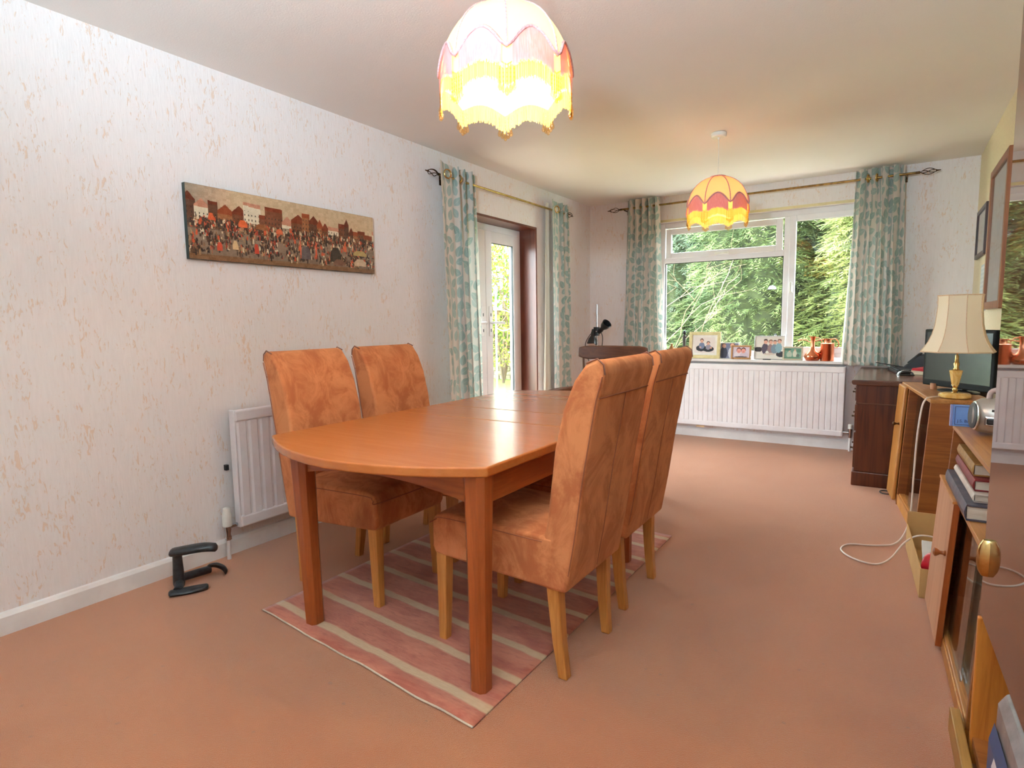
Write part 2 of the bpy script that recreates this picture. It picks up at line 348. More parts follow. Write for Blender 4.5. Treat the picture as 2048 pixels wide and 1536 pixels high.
def leaf(a, b_, meet):
    st = .095
    f = MB().box((XF-.03, a, .03), (XF+.018, a+st, DZ-.08)).box((XF-.03, b_-st, .03), (XF+.018, b_, DZ-.08)).box((XF-.03, a+st, .03), (XF+.018, b_-st, .19)).box((XF-.03, a+st, DZ-.08-st), (XF+.018, b_-st, DZ-.08))
    o = f.build('door_leaf', UPVC, dr, bevel=.004)
    box('pane', (XF-.010, a+st-.005, .185), (XF-.004, b_-st+.005, DZ-.08-st+.005), GLASS, o, bevel=0)
    g = MB()
    for yy in (a+st, b_-st-.006): g.box((XF-.004, yy, .19), (XF+.012, yy+.006, DZ-.08-st))
    g.box((XF-.004, a+st, DZ-.08-st-.006), (XF+.012, b_-st, DZ-.08-st)); g.build('gasket', BLACKM, o)
    yc = a+.055 if meet > 0 else b_-.055
    p = MB().box((XF+.018, yc-.02, 1.05), (XF+.026, yc+.02, 1.31)).build('handle_plate', UPVC, o, bevel=.006)
    MB().tube(smoothpts([(XF+.02, yc, 1.166), (XF+.06, yc, 1.166), (XF+.07, yc+meet*.03, 1.166), (XF+.07, yc+meet*.15, 1.163)]), .010).build('handle_lever', UPVC, o, smooth=50)
    for zz in (1.235, 1.10): MB().box((XF+.0255, yc-.005, zz-.013), (XF+.0275, yc+.005, zz+.013)).build('keyhole', BLACK, o)
mid = 4.155-4.13
leaf(mid, y1-.068, 1); leaf(y0+.068, mid-.004, -1)

# ------------------------------------------------------------------ dining table, rug
def bowed(x0, x1, ya, yb, bow, n=14, far=True):
    """near end bowed towards -y, far end straight (or the reverse)"""
    xc, hw = (x0+x1)/2, (x1-x0)/2
    c = [(xc-hw*cos(PI*i/n), 1-((xc-hw*cos(PI*i/n)-xc)/hw)**2) for i in range(n+1)]
    return c
T = thing('dining_table', 'long teak dining table with bowed ends and two top seams, on the striped rug', 'table', (1.296, 2.235, 0))
hw, zt, tk = .522, .735, .032
def panel(ya, yb, bn, bf):
    n = 16; xs = [-hw*cos(PI*i/n) for i in range(n+1)]
    near = [(x, ya-bn*(1-(x/hw)**2)) for x in xs] if bn else [(-hw, ya), (hw, ya)]
    far = [(x, yb+bf*(1-(x/hw)**2)) for x in reversed(xs)] if bf else [(hw, yb), (-hw, yb)]
    MB().prism(near+far, zt-tk, zt).build('tabletop_panel', TEAKTOP, T, bevel=.006, seg=3)
panel(-.85, -.1465, .175, 0); panel(-.1445, .1435, 0, 0); panel(.1455, .85, 0, .175)
for sx in (-1, 1):
    for sy in (-1, 1):
        rings = []
        for z, sc_, sh in ((0, .82, 0), (.35, .92, 0), (.60, 1.05, 0), (zt-tk, 1.1, 0)):
            c = ((.469 if sx > 0 else -.335-.055*z), -.832+.01*z if sy < 0 else .345); w, k = .037*sc_, .017*sc_
            rings.append([(c[0]+a*w if False else c[0]+a, c[1]+bb, z) for a, bb in ((-w, -w+k), (-w+k, -w), (w-k, -w), (w, -w+k), (w, w-k), (w-k, w), (-w+k, w), (-w, w-k))])
        MB().loft(rings).build('leg', TEAK, T, bevel=.002)
for xr in (.477, -.371): box('side_rail', (xr-.011, -.80, .605), (xr+.011, .34, zt-tk), TEAKX, T)
for sy in (-1, 1):
    n = 12; pts = [(.05-.40+.80*i/n, .605+.04*(1-((-.40+.80*i/n)/.40)**2)) for i in range(n+1)]+[(.45, zt-tk), (-.35, zt-tk)]; yr = -.826 if sy < 0 else .345
    MB().prism(pts, yr-.011, yr+.011, lambda a, b_, h: (a, h, b_)).build('end_rail', mat_wood('teak_cross', (170, 90, 40), (146, 72, 30), 0, rough=.32, fine=60), T)

RUGC = (1.275, 2.15)
def mat_rug():
    t = NT('striped_rug'); t.bs(.95, spec=.1, sheen=.3); v = t.coord('Object', (1, 1, 1)); x = t.n('ShaderNodeSeparateXYZ'); t.l(v, x.inputs[0])
    wob = t.math('MULTIPLY', t.math('SUBTRACT', t.noise(t.coord('Object', (6, 6, 1)), 1, 2), .5), .022)
    yy = t.math('ADD', t.math('ADD', x.outputs[1], t.math('MULTIPLY', x.outputs[0], .085)), wob)
    fr_ = t.math('FRACT', t.math('DIVIDE', t.math('ADD', yy, .846+.16), .163))
    st = t.math('MULTIPLY', t.ramp(fr_, .30, .36), t.math('SUBTRACT', 1, t.ramp(fr_, .52, .58)))
    n1 = t.ramp(t.noise(t.coord('Object', (5, 14, 1)), 1, 5, .65, .5), .3, .7); ra = t.mix(n1, (196, 122, 98), (166, 88, 70))
    n2 = t.ramp(t.noise(t.coord('Object', (18, 60, 1)), 1, 4), .5, .75); ra = t.mix(t.math('MULTIPLY', n2, .5), ra, (140, 70, 56))
    wh = t.mix(t.noise(t.coord('Object', (40, 90, 1)), 1, 3), (206, 174, 142), (188, 152, 118))
    t.setc(t.mix(st, ra, wh)); h = t.math('ADD', t.noise(t.coord('Object', (25, 220, 30)), 1, 3), t.math('MULTIPLY', st, -.4)); t.bump(h, .5, .004); return t.m
rt_ = thing('striped_rug', 'salmon pink rug with pale cross stripes lying under the dining table', 'rug', (*RUGC, 0))
cn = [(1.848, 1.248), (1.856, 3.02), (.71, 3.10), (.695, 1.355)]
def rugp(u, v):
    a, b_, c, d = [Vector((*q, 0)) for q in cn]; p = (d.lerp(a, u)).lerp(c.lerp(b_, u), v)
    wv = .0025*sin(u*14)+.0012*sin(u*37)
    if v < .03: p.y += wv
    return (p.x-RUGC[0], p.y-RUGC[1], .005+.0012*sin(u*23)*(1-v))
MB().grid(rugp, 40, 40).build('pile', mat_rug(), rt_, solid=.008, smooth=60)
MB().tube([Vector(rugp(i/40, 0))+Vector((0, -.003, .001)) for i in range(41)], .0032, 6).build('bound_edge', M('rug_binding', (226, 206, 184), rough=.9, st=(90, 90, 90)), rt_, smooth=60)

# ------------------------------------------------------------------ suede dining chairs: local +x is the back, origin below the seat front
def make_chair(label):
    c = thing('dining_chair', label, 'chair', group='suede dining chairs round the table')
    hwid = .215
    def slab(prof, name, w0, w1, bev):
        n = len(prof); cx = sum(p[0] for p in prof)/n
        b_ = MB(); ys = [-1, -.5, 0, .5, 1]; rings = []
        for s in ys:
            rings.append([(x+(.012*(1-s*s) if False else 0), s*(w0+(w1-w0)*(z-.3)/.75), z) for x, z in prof])
        return b_.loft(rings).build(name, SUEDE, c, bevel=bev, seg=3, smooth=50)
    # seat box with rounded front
    b_ = MB(); rings = []
    for s in (-1, -.8, -.4, 0, .4, .8, 1):
        cr = .012*(1-s*s)
        rings.append([(.012, s*hwid, .335), (0, s*hwid, .36), (0, s*hwid, .455+cr*.5), (.02, s*hwid, .482+cr*.6), (.07, s*hwid, .492+cr), (.30, s*hwid, .487+cr*1.3), (.50, s*hwid, .482+cr), (.50, s*hwid, .312), (.25, s*hwid, .322+.03*(1-s*s)*0)])
    seat = b_.loft(rings).build('seat', SUEDE, c, bevel=.010, seg=3, smooth=50)
    se = MB().tube(smoothpts([(.46, -hwid-.0003, .466), (.07, -hwid-.0003, .474), (.02, -hwid+.001, .462), (-.0003, -hwid+.02, .45), (-.0003, hwid-.02, .45), (.02, hwid-.001, .462), (.07, hwid+.0003, .474), (.46, hwid+.0003, .466)]), .0018, 5)
    se.build('piping', M('brown_stitching', (150, 84, 54), rough=.8, st=(300, 300, 300)), seat)
    fr_ = [(.462, .47), (.476, .53), (.487, .62), (.505, .77), (.535, .895), (.572, .985), (.612, 1.038)]
    re_ = [(.648, 1.052), (.668, 1.035), (.672, 1.005), (.650, .93), (.606, .686), (.575, .476), (.545, .31), (.47, .31)]
    back = slab(fr_+re_, 'backrest', hwid, hwid-.006, .012)
    # seams on the rear and along the side edges
    sm = MB(); rear = [(.672, 1.005), (.650, .93), (.606, .686), (.575, .476), (.546, .325)]
    def rx(z):
        for (xa, za), (xb, zb) in zip(rear, rear[1:]):
            if zb <= z <= za: return xb+(xa-xb)*(z-zb)/(za-zb)
        return rear[0][0]
    zs = [.93-.6*i/10 for i in range(11)]
    sm.tube([(rx(z)+.001, .006, z) for z in zs], .0022, 5)
    sm.tube([(rx(.935)+.001, s, .935) for s in (-.205, -.1, 0, .1, .205)], .0025, 5)
    for s in (-1, 1): sm.tube([(rx(z)-.004, s*.2105, z) for z in [1.0-.07*i for i in range(10)]], .0022, 5)
    sm.build('back_seam', MC['brown_stitching'], back)
    for s in (-1, 1): MB().tube([(x, s*.2045, z+.001) for x, z in fr_[6:]+re_[:3]], .0026, 6).build('piping', M('dark_piping', (134, 84, 66), rough=.7, st=(200, 200, 200)), back, smooth=60)
    for s in (-1, 1):
        for (xt, xb, yt, yb) in ((.035, .028, .188, .190), (.49, .515, .185, .168)):
            rg = []
            for k, z in enumerate((0, .12, .24, .34)):
                t = z/.34; w = .0165+.0065*t; x = xb+(xt-xb)*(t**.6); y = s*(yb+(yt-yb)*t)
                rg.append([(x-w, y-w, z), (x+w, y-w, z), (x+w, y+w, z), (x-w, y+w, z)])
            MB().loft(rg).build('leg', BEECH, c, bevel=.004)
    return c
c0 = make_chair('tan suede dining chair with its back to the camera, nearest the bookcases')
c0.location = (1.442, 1.772, 0); c0.rotation_euler = (0, 0, 0)
dup(c0, (1.425, 2.305, 0), .01, 'tan suede dining chair half hidden behind the nearest right-hand chair')
dup(c0, (1.108, 1.815, 0), PI+.03, 'tan suede dining chair facing the camera in front of the left radiator')
dup(c0, (1.09, 2.335, 0), PI+.01, 'tan suede dining chair on the left of the table, closer to the glazed door')

# ------------------------------------------------------------------ wooden captain's chair beyond the table
wc = thing('captains_chair', 'dark wooden chair with curved top rail at the far end of the table', 'chair', (1.235, 3.50, 0), .03)
n = 16
rail = [(-.245+.49*i/n, .16+.05*sin(PI*i/n)) for i in range(n+1)]
rg = []
for i, (x, y) in enumerate(rail):
    e = min(i, n-i); hh = .048*(1-.35*max(0, 1-e/1.5)); rg.append([(x, y-.012, .955-hh), (x, y+.012, .955-hh), (x, y+.016, .965+hh*.7), (x, y-.008, .965+hh*.7)])
MB().loft(rg).build('top_rail', DARKW, wc, bevel=.008, seg=3, smooth=40)
for i in (1, 4, 7, 9, 12, 15):
    x, y = rail[i]; MB().tube([(x*.85, y-.02, .45), (x*.97, y-.002, .70), (x, y, .93)], [.012, .010, .008], 8).build('spindle', DARKW, wc, smooth=50)
MB().prism([(x, y) for x, y in [(-.24, -.2), (.24, -.2), (.255, -.05), (.23, .17), (-.23, .17), (-.255, -.05)]], .43, .465).build('seat', DARKW, wc, bevel=.012)
for s in (-1, 1):
    MB().tube(smoothpts([(s*.24, .18, .70), (s*.30, .10, .70), (s*.33, -.05, .70), (s*.32, -.17, .70)]), [.018]*19, 8).build('armrest', DARKW, wc, smooth=50)
    MB().tube([(s*.22, -.12, .45), (s*.31, -.10, .695)], .012, 8).build('arm_support', DARKW, wc, smooth=50)
    for yy, dy in ((-.15, -.05), (.13, .06)): MB().tube([(s*.24, yy+dy, 0), (s*.215, yy+dy*.5, .2), (s*.19, yy, .44)], [.014, .02, .015], 8).build('leg', DARKW, wc, smooth=50)

# ------------------------------------------------------------------ radiators
def flutes(L, z0, z1, pitch, d, half, front):
    """vertical ribs: front(a, h, z) gives a point; a along, h out of the wall"""
    pts = []; n = int(round(L/pitch))
    for k in range(n):
        for q, hh in ((0, -d), (half*.5, -d), (half, 0), (1-half*.5, 0)): pts.append(((k+q)*L/n, hh))
    pts.append((L, 0)); return pts, n
r1 = thing('radiator', 'white ribbed panel radiator on the left wall behind the dining chairs', 'radiator', (0, 1.65, 0))
pts, n = flutes(.89, 0, 0, .064, .008, .3, None)
MB().loft([[(.092+h, a, z) for a, h in pts] for z in (.205, .695)], cap=False, close=False).build('ribbed_panel', RADW, r1, solid=.002)
box('top_rail', (.06, 0, .69), (.097, .89, .748), RADW, r1, bevel=.008); box('bottom_rail', (.06, 0, .152), (.097, .89, .21), RADW, r1, bevel=.008)
box('end_cap', (.045, -.004, .15), (.09, .004, .75), RADW, r1, bevel=.004); box('back_panel', (.03, .01, .16), (.06, .88, .74), RADW, r1)
for y in (.2, .7): box('wall_bracket', (0, y, .2), (.035, y+.03, .7), RADW, r1)
v = MB().lathe([(.021, .17), (.023, .175), (.023, .23), (.020, .24), (.018, .262), (.012, .265)], (.06, -.055, 0), 16).build('valve_head', WPLAST, r1, smooth=40)
MB().lathe([(.013, .10), (.015, .11), (.013, .13), (.017, .15), (.017, .17)], (.06, -.055, 0), 12).tube([(.06, -.055, .165), (.06, 0, .165)], .010, 10).lathe([(.016, .10), (.016, .118)], (.06, -.055, 0), 6).build('valve_body', CHROME, r1, smooth=40)
MB().tube([(.06, -.055, .11), (.06, -.057, 0)], .010, 10).build('pipe', GLOSSW, r1, smooth=60)
box('wall_clip', (.0, -.02, .44), (.02, -.004, .468), BLACK, r1, bevel=.001)

r2_ = thing('radiator', 'wide white panel radiator with fine grooves under the window', 'radiator', (.62, D, 0))
L2 = 1.85; pts, n = flutes(L2, 0, 0, .0462, .005, .16, None)
MB().loft([[(a, -.097-h, z) for a, h in pts] for z in (.175, .69)], cap=False, close=False).build('ribbed_panel', RADW, r2_, solid=.002)
box('top_rail', (0, -.102, .685), (L2, -.05, .742), RADW, r2_, bevel=.008); box('bottom_rail', (0, -.102, .128), (L2, -.06, .18), RADW, r2_, bevel=.008)
for x in (-.004, L2-.004): box('end_cap', (x, -.098, .128), (x+.008, -.045, .742), RADW, r2_, bevel=.003)
box('back_panel', (.01, -.06, .14), (L2-.01, -.03, .735), RADW, r2_)
for x in (.3, 1.5): box('wall_bracket', (x, -.035, .2), (x+.03, 0, .7), RADW, r2_)
box('loose_tape', (.58, -.085, .108), (.66, -.083, .13), M('masking_tape', (206, 170, 130)), r2_, bevel=0)
MB().lathe([(.020, .20), (.020, .235), (.014, .24)], (L2+.06, -.07, 0), 14).build('valve_head', WPLAST, r2_, smooth=40)
MB().lathe([(.013, .12), (.016, .14), (.016, .20)], (L2+.06, -.07, 0), 12).tube([(L2+.06, -.07, .165), (L2, -.07, .165)], .011, 10).build('valve_body', CHROME, r2_, smooth=40)
MB().tube([(L2+.06, -.07, .125), (L2+.06, -.07, 0)], .011, 10).build('pipe', GLOSSW, r2_, smooth=60)

# ------------------------------------------------------------------ curtains and poles
LEAF = mat_leaf_curtain()
LINING = mat_translucent('white_curtain_lining', (236, 230, 222), (236, 226, 205), .35)
def curtain(label, base, alongx, a0, a1, b0, b1, ztop, zbot, folds, amp, seed, lining=None, flat=0, eyelets=()):
    """hangs in folds; a0..a1 extent at the top, b0..b1 at the hem, along the wall; base is the wall offset"""
    rr = random.Random(seed); org = ((a0, base, zbot) if alongx else (base, a0, zbot))
    c = thing('curtain', label, 'curtain', org, group='leaf print eyelet curtains'); nu, nv = folds*14, 30; vs_, uvs = [], []
    ph = [rr.uniform(-.5, .5) for _ in range(folds+1)]
    def P(u, v):
        t = u*folds; w = a0+(a1-a0)*u; wb = b0+(b1-b0)*u; a = wb+(w-wb)*v
        if flat:
            if u < flat: return a, amp*(.9*cos(PI*u/flat*.9)**3*.5+.35+.12*sin(5*u/flat+2*v)), zbot+(ztop-zbot)*v
            t = (u-flat)/(1-flat)*folds
        am = amp*(.85+.3*(1-v))*(.75+.35*rr_[int(min(t, folds-1))]); s = sin(PI*2*t/2+.25*sin(3*v+ph[int(min(t, folds))]))
        s = math.copysign(abs(s)**.75, s)
        return a+.012*sin(2*PI*t+1.2*v), s*am, zbot+(ztop-zbot)*v
    rr_ = [rr.random() for _ in range(folds+1)]
    for j in range(nv+1):
        arc_ = 0; pv = None
        for i in range(nu+1):
            a, o, z = P(i/nu, j/nv)
            p = (a, base+o, z) if alongx else (base+o, a, z)
            if pv is not None: arc_ += math.hypot(a-pv[0], o-pv[1])
            pv = (a, o); vs_.append((p[0]-org[0], p[1]-org[1], p[2]-org[2])); uvs.append((arc_*1.0+seed*.37, z))
    b_ = MB(); b_.add(vs_, [(j*(nu+1)+i, j*(nu+1)+i+1, (j+1)*(nu+1)+i+1, (j+1)*(nu+1)+i) for j in range(nv) for i in range(nu)])
    b_.build('cloth', LEAF, c, smooth=80, uvs=uvs)
    if lining:
        l = MB(); (la0, la1, lb0, lb1, off) = lining
        def Q(u, v):
            a = (lb0+(lb1-lb0)*u)*(1-v)+(la0+(la1-la0)*u)*v; o = off+.012*sin(u*9+v*2)
            return ((a, base+o, zbot+.01+(ztop-zbot-.03)*v) if alongx else (base+o, a, zbot+.01+(ztop-zbot-.03)*v))
        l.grid(lambda u, v: tuple(Vector(Q(u, v))-Vector(org)), 16, 20).build('lining', LINING, c, smooth=80)
    for (a, o, tilt) in eyelets:
        ring = [(.030*cos(2*PI*k/20), .030*sin(2*PI*k/20)) for k in range(21)]; zc = ztop-.085
        if alongx: pp = [(a+x*sin(tilt), base+o+x*cos(tilt), zc+y) for x, y in ring]
        else: pp = [(base+o+x*cos(tilt), a+x*sin(tilt), zc+y) for x, y in ring]
        MB().tube([tuple(Vector(p)-Vector(org)) for p in pp], .0055, 6, cap=False).build('eyelet', BRASS, c, smooth=60)
    return c
curtain('pale leaf print curtain left of the glazed door, nearest the left radiator', .085, False, 3.235, 3.69, 3.32, 3.74, 2.29, .03, 6, .055, 1, flat=.44, eyelets=((3.30, .062, 1.35), (3.47, .02, .3)))
curtain('leaf print curtain with white lining right of the glazed door', .085, False, 4.83, 5.23, 4.86, 5.26, 2.29, .03, 4, .05, 2, flat=.5, lining=(4.84, 4.90, 4.74, 4.92, -.03), eyelets=((4.90, .056, 1.35),))
curtain('leaf print curtain bunched at the left side of the window', D-.115, True, .465, .80, .43, .87, 2.385, .70, 10, .04, 3, lining=(.66, .78, .72, .88, .05))
curtain('leaf print curtain at the right side of the window above the desk', D-.115, True, 2.48, 2.82, 2.45, 2.87, 2.385, .76, 9, .045, 4, lining=(2.50, 2.56, 2.43, 2.50, .05), eyelets=((2.58, -.04, .2), (2.64, -.03, .2)))
def finial(mb, p, d, ln=.12):
    d = Vector(d); a = d.orthogonal().normalized(); b_ = d.cross(a)
    for k in range(4):
        mb.tube([Vector(p)+d*ln*t+(a*cos(k*PI/2+t*2.2)+b_*sin(k*PI/2+t*2.2))*.024*sin(PI*min(1, t*1.05))**.8 for t in [i/10 for i in range(10)]], .003, 5)
    mb.tube([Vector(p)-d*.03, Vector(p)], .010, 8); mb.tube([Vector(p)+d*ln*.85, Vector(p)+d*ln*1.12], [.007, .003], 8)
def pole(label, p0, p1, mat, brackets, wall):
    P0, P1 = Vector(p0), Vector(p1); d = (P1-P0).normalized(); c = thing('curtain_pole', label, 'curtain pole', p0)
    MB().tube([(0, 0, 0), P1-P0], .0095, 12).build('rod', mat, c, smooth=60)
    for p, dd in ((Vector((0, 0, 0)), -d), (P1-P0, d)): mb = MB(); finial(mb, p, dd); mb.build('finial', BRONZE, c, smooth=50)
    for t in brackets:
        q = d*t; mb = MB().tube([q+Vector((0, 0, -.012)), q+Vector((0, 0, -.012))+Vector(wall)], .006, 8)
        e = q+Vector(wall); u = Vector((abs(wall[1]), abs(wall[0]), 0)).normalized()*.012; w_ = Vector(wall).normalized()*.004
        mb.box(tuple(e-u-w_*0-Vector((0, 0, .045))-w_), tuple(e+u+Vector((0, 0, .02)))); mb.build('bracket', BRONZE, c)
pole('polished brass curtain pole over the glazed door on the left wall', (.085, 3.27, 2.207), (.085, 5.20, 2.207), BRASS, (.12, 1.84), (-.083, 0, 0))
pole('thin antique brass curtain pole above the back window', (.39, D-.115, 2.305), (2.93, D-.115, 2.305), M('antique_brass', (150, 118, 66), (112, 84, 46), rough=.3, metal=1, st=(30, 30, 30)), (.05, 1.17, 2.45), (0, .113, 0))

# ------------------------------------------------------------------ fringed pendant lamps
DOME = mat_translucent('peach_silk', (246, 182, 136), (250, 160, 104), .45)
SEAM = M('mauve_braid', (206, 158, 158), (184, 132, 132), rough=.8, st=(200, 200, 200))
PINK = mat_translucent('rose_fringe', (240, 172, 178), (248, 186, 200), .32, st=(300, 300, 8), c2=(228, 150, 146))
GOLD = mat_translucent('gold_fringe', (246, 196, 96), (250, 184, 76), .4, st=(300, 300, 8), c2=(236, 182, 80))
GLOW = mat_translucent('yellow_lining', (246, 222, 140), (250, 214, 110), .3)
BEAD = mat_glass('amber_bead', (.98, .85, .62))
BULB = mat_emit('lit_bulb', (255, 236, 200), 14)
def pendant(label, x, y, ztop_, zceil, rot, power):
    c = thing('pendant_lamp', label, 'lamp', (x, y, zceil), rot, group='fringed dome pendant lamps'); K = 8
    z1 = ztop_-zceil                     # dome apex in local coordinates
    Rr, hd = .203, .205                  # rim radius, dome height to the rib feet
    def dome(a, t):
        """t: 0 top ring .. 1 rim; panels bulge less than ribs"""
        th = t*PI/2*.92+.18; r = Rr*sin(min(th, PI/2))*1.0; ph = (a*K/(2*PI)) % 1; r *= 1-.035*sin(PI*ph)
        return r, z1-hd*(1-cos(min(th, PI/2)*.985))/(1-cos(PI/2*.985))
    def scal(a): return sin(PI*((a*K/(2*PI)) % 1))
    NU, NV = K*10, 12; b_ = MB()
    def DP(u, v):
        a = 2*PI*u; t = v*(1-.26*scal(a)); r, z = dome(a, t); return (r*cos(a), r*sin(a), z)
    b_.grid(DP, NU, NV); d = b_.build('shade', DOME, c, smooth=70)
    rb = MB()
    for k in range(K):
        a = 2*PI*k/K; rb.tube([(lambda q: (1.004*q[0]*cos(a), 1.004*q[0]*sin(a), q[1]))(dome(a, t/10)) for t in range(11)], .0035, 5)
    rb.tube([(.05*cos(2*PI*i/24), .05*sin(2*PI*i/24), z1-.004) for i in range(25)], .004, 5); rb.build('rib_tape', SEAM, d, smooth=60)
    br = MB(); br.tube([tuple(1.012*Vector(DP(i/(NU*1), 1)).xy.to_3d()+Vector((0, 0, DP(i/NU, 1)[2]))) for i in range(NU+1)], .0055, 6); br.build('braid', SEAM, d, smooth=60)
    zr = z1-hd
    # yellow lower skirt, scalloped, behind the rose fringe
    def SK(u, v):
        a = 2*PI*u; r, zt2 = dome(a, 1-.26*scal(a)); lo = zr-.050+.030*scal(a); r2 = Rr*.985*(1-.03*scal(a)); rr = r*.97+(r2-r*.97)*v
        return (rr*cos(a), rr*sin(a), zt2+(lo-zt2)*v)
    MB().grid(SK, NU, 6).build('inner_skirt', GLOW, c, smooth=70)
    g = MB(); NS = 900
    for i in range(NS):
        a = 2*PI*(i+R3.uniform(-.3, .3))/NS; s = scal(a)
        if s < .28: continue
        p = DP((a/(2*PI)) % 1, 1); r = math.hypot(p[0], p[1])*1.018; r2 = max(r, Rr*1.0)*1.006; top = p[2]; bot = zr-.058+.026*s+R3.uniform(-.006, .006); w = .0012
        ca, sa = cos(a), sin(a); g.add([(r*ca-w*sa, r*sa+w*ca, top), (r*ca+w*sa, r*sa-w*ca, top), ((r2)*ca+w*sa, r2*sa-w*ca, bot), (r2*ca-w*sa, r2*sa+w*ca, bot)], [(0, 1, 2, 3)])
    g.build('rose_fringe', PINK, c, kind='stuff')
    g = MB(); NS = 560
    for i in range(NS):
        a = 2*PI*(i+R3.uniform(-.3, .3))/NS; s = scal(a); p = SK((a/(2*PI)) % 1, 1); r = math.hypot(p[0], p[1])*1.004
        bot = p[2]-.054+.003*s+R3.uniform(-.006, .005); w = .0011; ca, sa = cos(a), sin(a)
        g.add([(r*ca-w*sa, r*sa+w*ca, p[2]+.004), (r*ca+w*sa, r*sa-w*ca, p[2]+.004), (r*ca+w*sa, r*sa-w*ca, bot), (r*ca-w*sa, r*sa+w*ca, bot)], [(0, 1, 2, 3)])
    g.build('gold_fringe', GOLD, c, kind='stuff')
    for k in range(K):
        bd = MB()
        for j, dl in enumerate((-.02, -.01, 0, .01, .02)):
            a = 2*PI*k/K+dl/Rr; r = Rr*.992; zb = zr-.050-.050-(.022-abs(dl)*.7); bd.tube([(r*cos(a), r*sin(a), zr-.05), (r*cos(a), r*sin(a), zb)], .0009, 4)
            bd.lathe([(.0008, .018), (.0035, .012), (.0062, .003), (.0062, -.002), (.0035, -.007), (.0008, -.008)], (r*cos(a), r*sin(a), zb), 8)
            for q in range(4): zz = zr-.058-.011*q; bd.lathe([(.0006, .003), (.0026, 0), (.0006, -.003)], (r*cos(a), r*sin(a), zz), 6)
        bd.build('bead_tassel', BEAD, c, smooth=60)
    MB().lathe([(.045, 0), (.05, -.004), (.05, -.024), (.044, -.030), (.010, -.032), (.006, -.045)], n=28).build('ceiling_rose', WPLAST, c, smooth=40)
    MB().tube([(0, 0, -.03), (0, 0, z1-.02)], .0032, 8).build('flex', WPLAST, c, smooth=60)
    MB().lathe([(.012, .0), (.017, -.01), (.018, -.05), (.02, -.055), (.02, -.07), (.015, -.072)], (0, 0, z1-.01), 16).build('bulb_holder', WPLAST, c, smooth=40)
    MB().lathe([(.013, 0), (.013, -.015), (.024, -.04), (.030, -.06), (.026, -.08), (.012, -.092), (.002, -.094)], (0, 0, z1-.08), 16).build('bulb', BULB, c, smooth=60)
    ld = bpy.data.lights.new('bulb_light', 'POINT'); ld.energy = power; ld.shadow_soft_size = .032; ld.color = (1, .9, .74)
    lo = bpy.data.objects.new('bulb_light', ld); col.objects.link(lo); lo.parent = c; lo.location = (0, 0, z1-.212)
pendant('fringed peach dome pendant lamp, the large near one above the dining table', 1.778, 1.575, 2.118, H, .60, LAMP_W['near'])
pendant('fringed peach dome pendant lamp, the far one hanging near the back window', 1.778, 4.148, 2.118, H, -.148, LAMP_W['far'])
for lb, gx, gy, gw in (('added fill uplighter on a stand behind the camera, near the right wall', 2.3, -.35, FILL_LAMP_W[0]), ('added fill uplighter on a stand behind the camera, near the left wall', .75, -.6, FILL_LAMP_W[1])):  # invented fill lamps out of view, added to brighten ceiling and near room
    gl_ = thing('added_fill_lamp', lb, 'lamp', (gx, gy, 0), 0, 'added fill lamps behind the camera')
    MB().lathe([(.14, 0), (.14, .015), (.12, .022), (.015, .03)], n=28).build('base', WPLAST, gl_, smooth=40)
    MB().tube([(0, 0, .02), (0, 0, 1.62)], .012, 10).build('pole', WPLAST, gl_, smooth=60)
    MB().lathe([(.03, 1.60), (.06, 1.61), (.13, 1.68), (.165, 1.75), (.160, 1.75), (.125, 1.69), (.055, 1.62), (.002, 1.618)], n=28, cap=False).build('bowl', WPLAST, gl_, smooth=60)
    ld = bpy.data.lights.new('added_fill_spot', 'SPOT'); ld.energy = gw; ld.spot_size = math.radians(150); ld.spot_blend = .6; ld.shadow_soft_size = .08; ld.color = (.62, .86, 1)
    lo = bpy.data.objects.new('added_fill_spot', ld); col.objects.link(lo); lo.parent = gl_; lo.location = (0, 0, 1.75); lo.rotation_euler = (PI-.85, 0, 0)

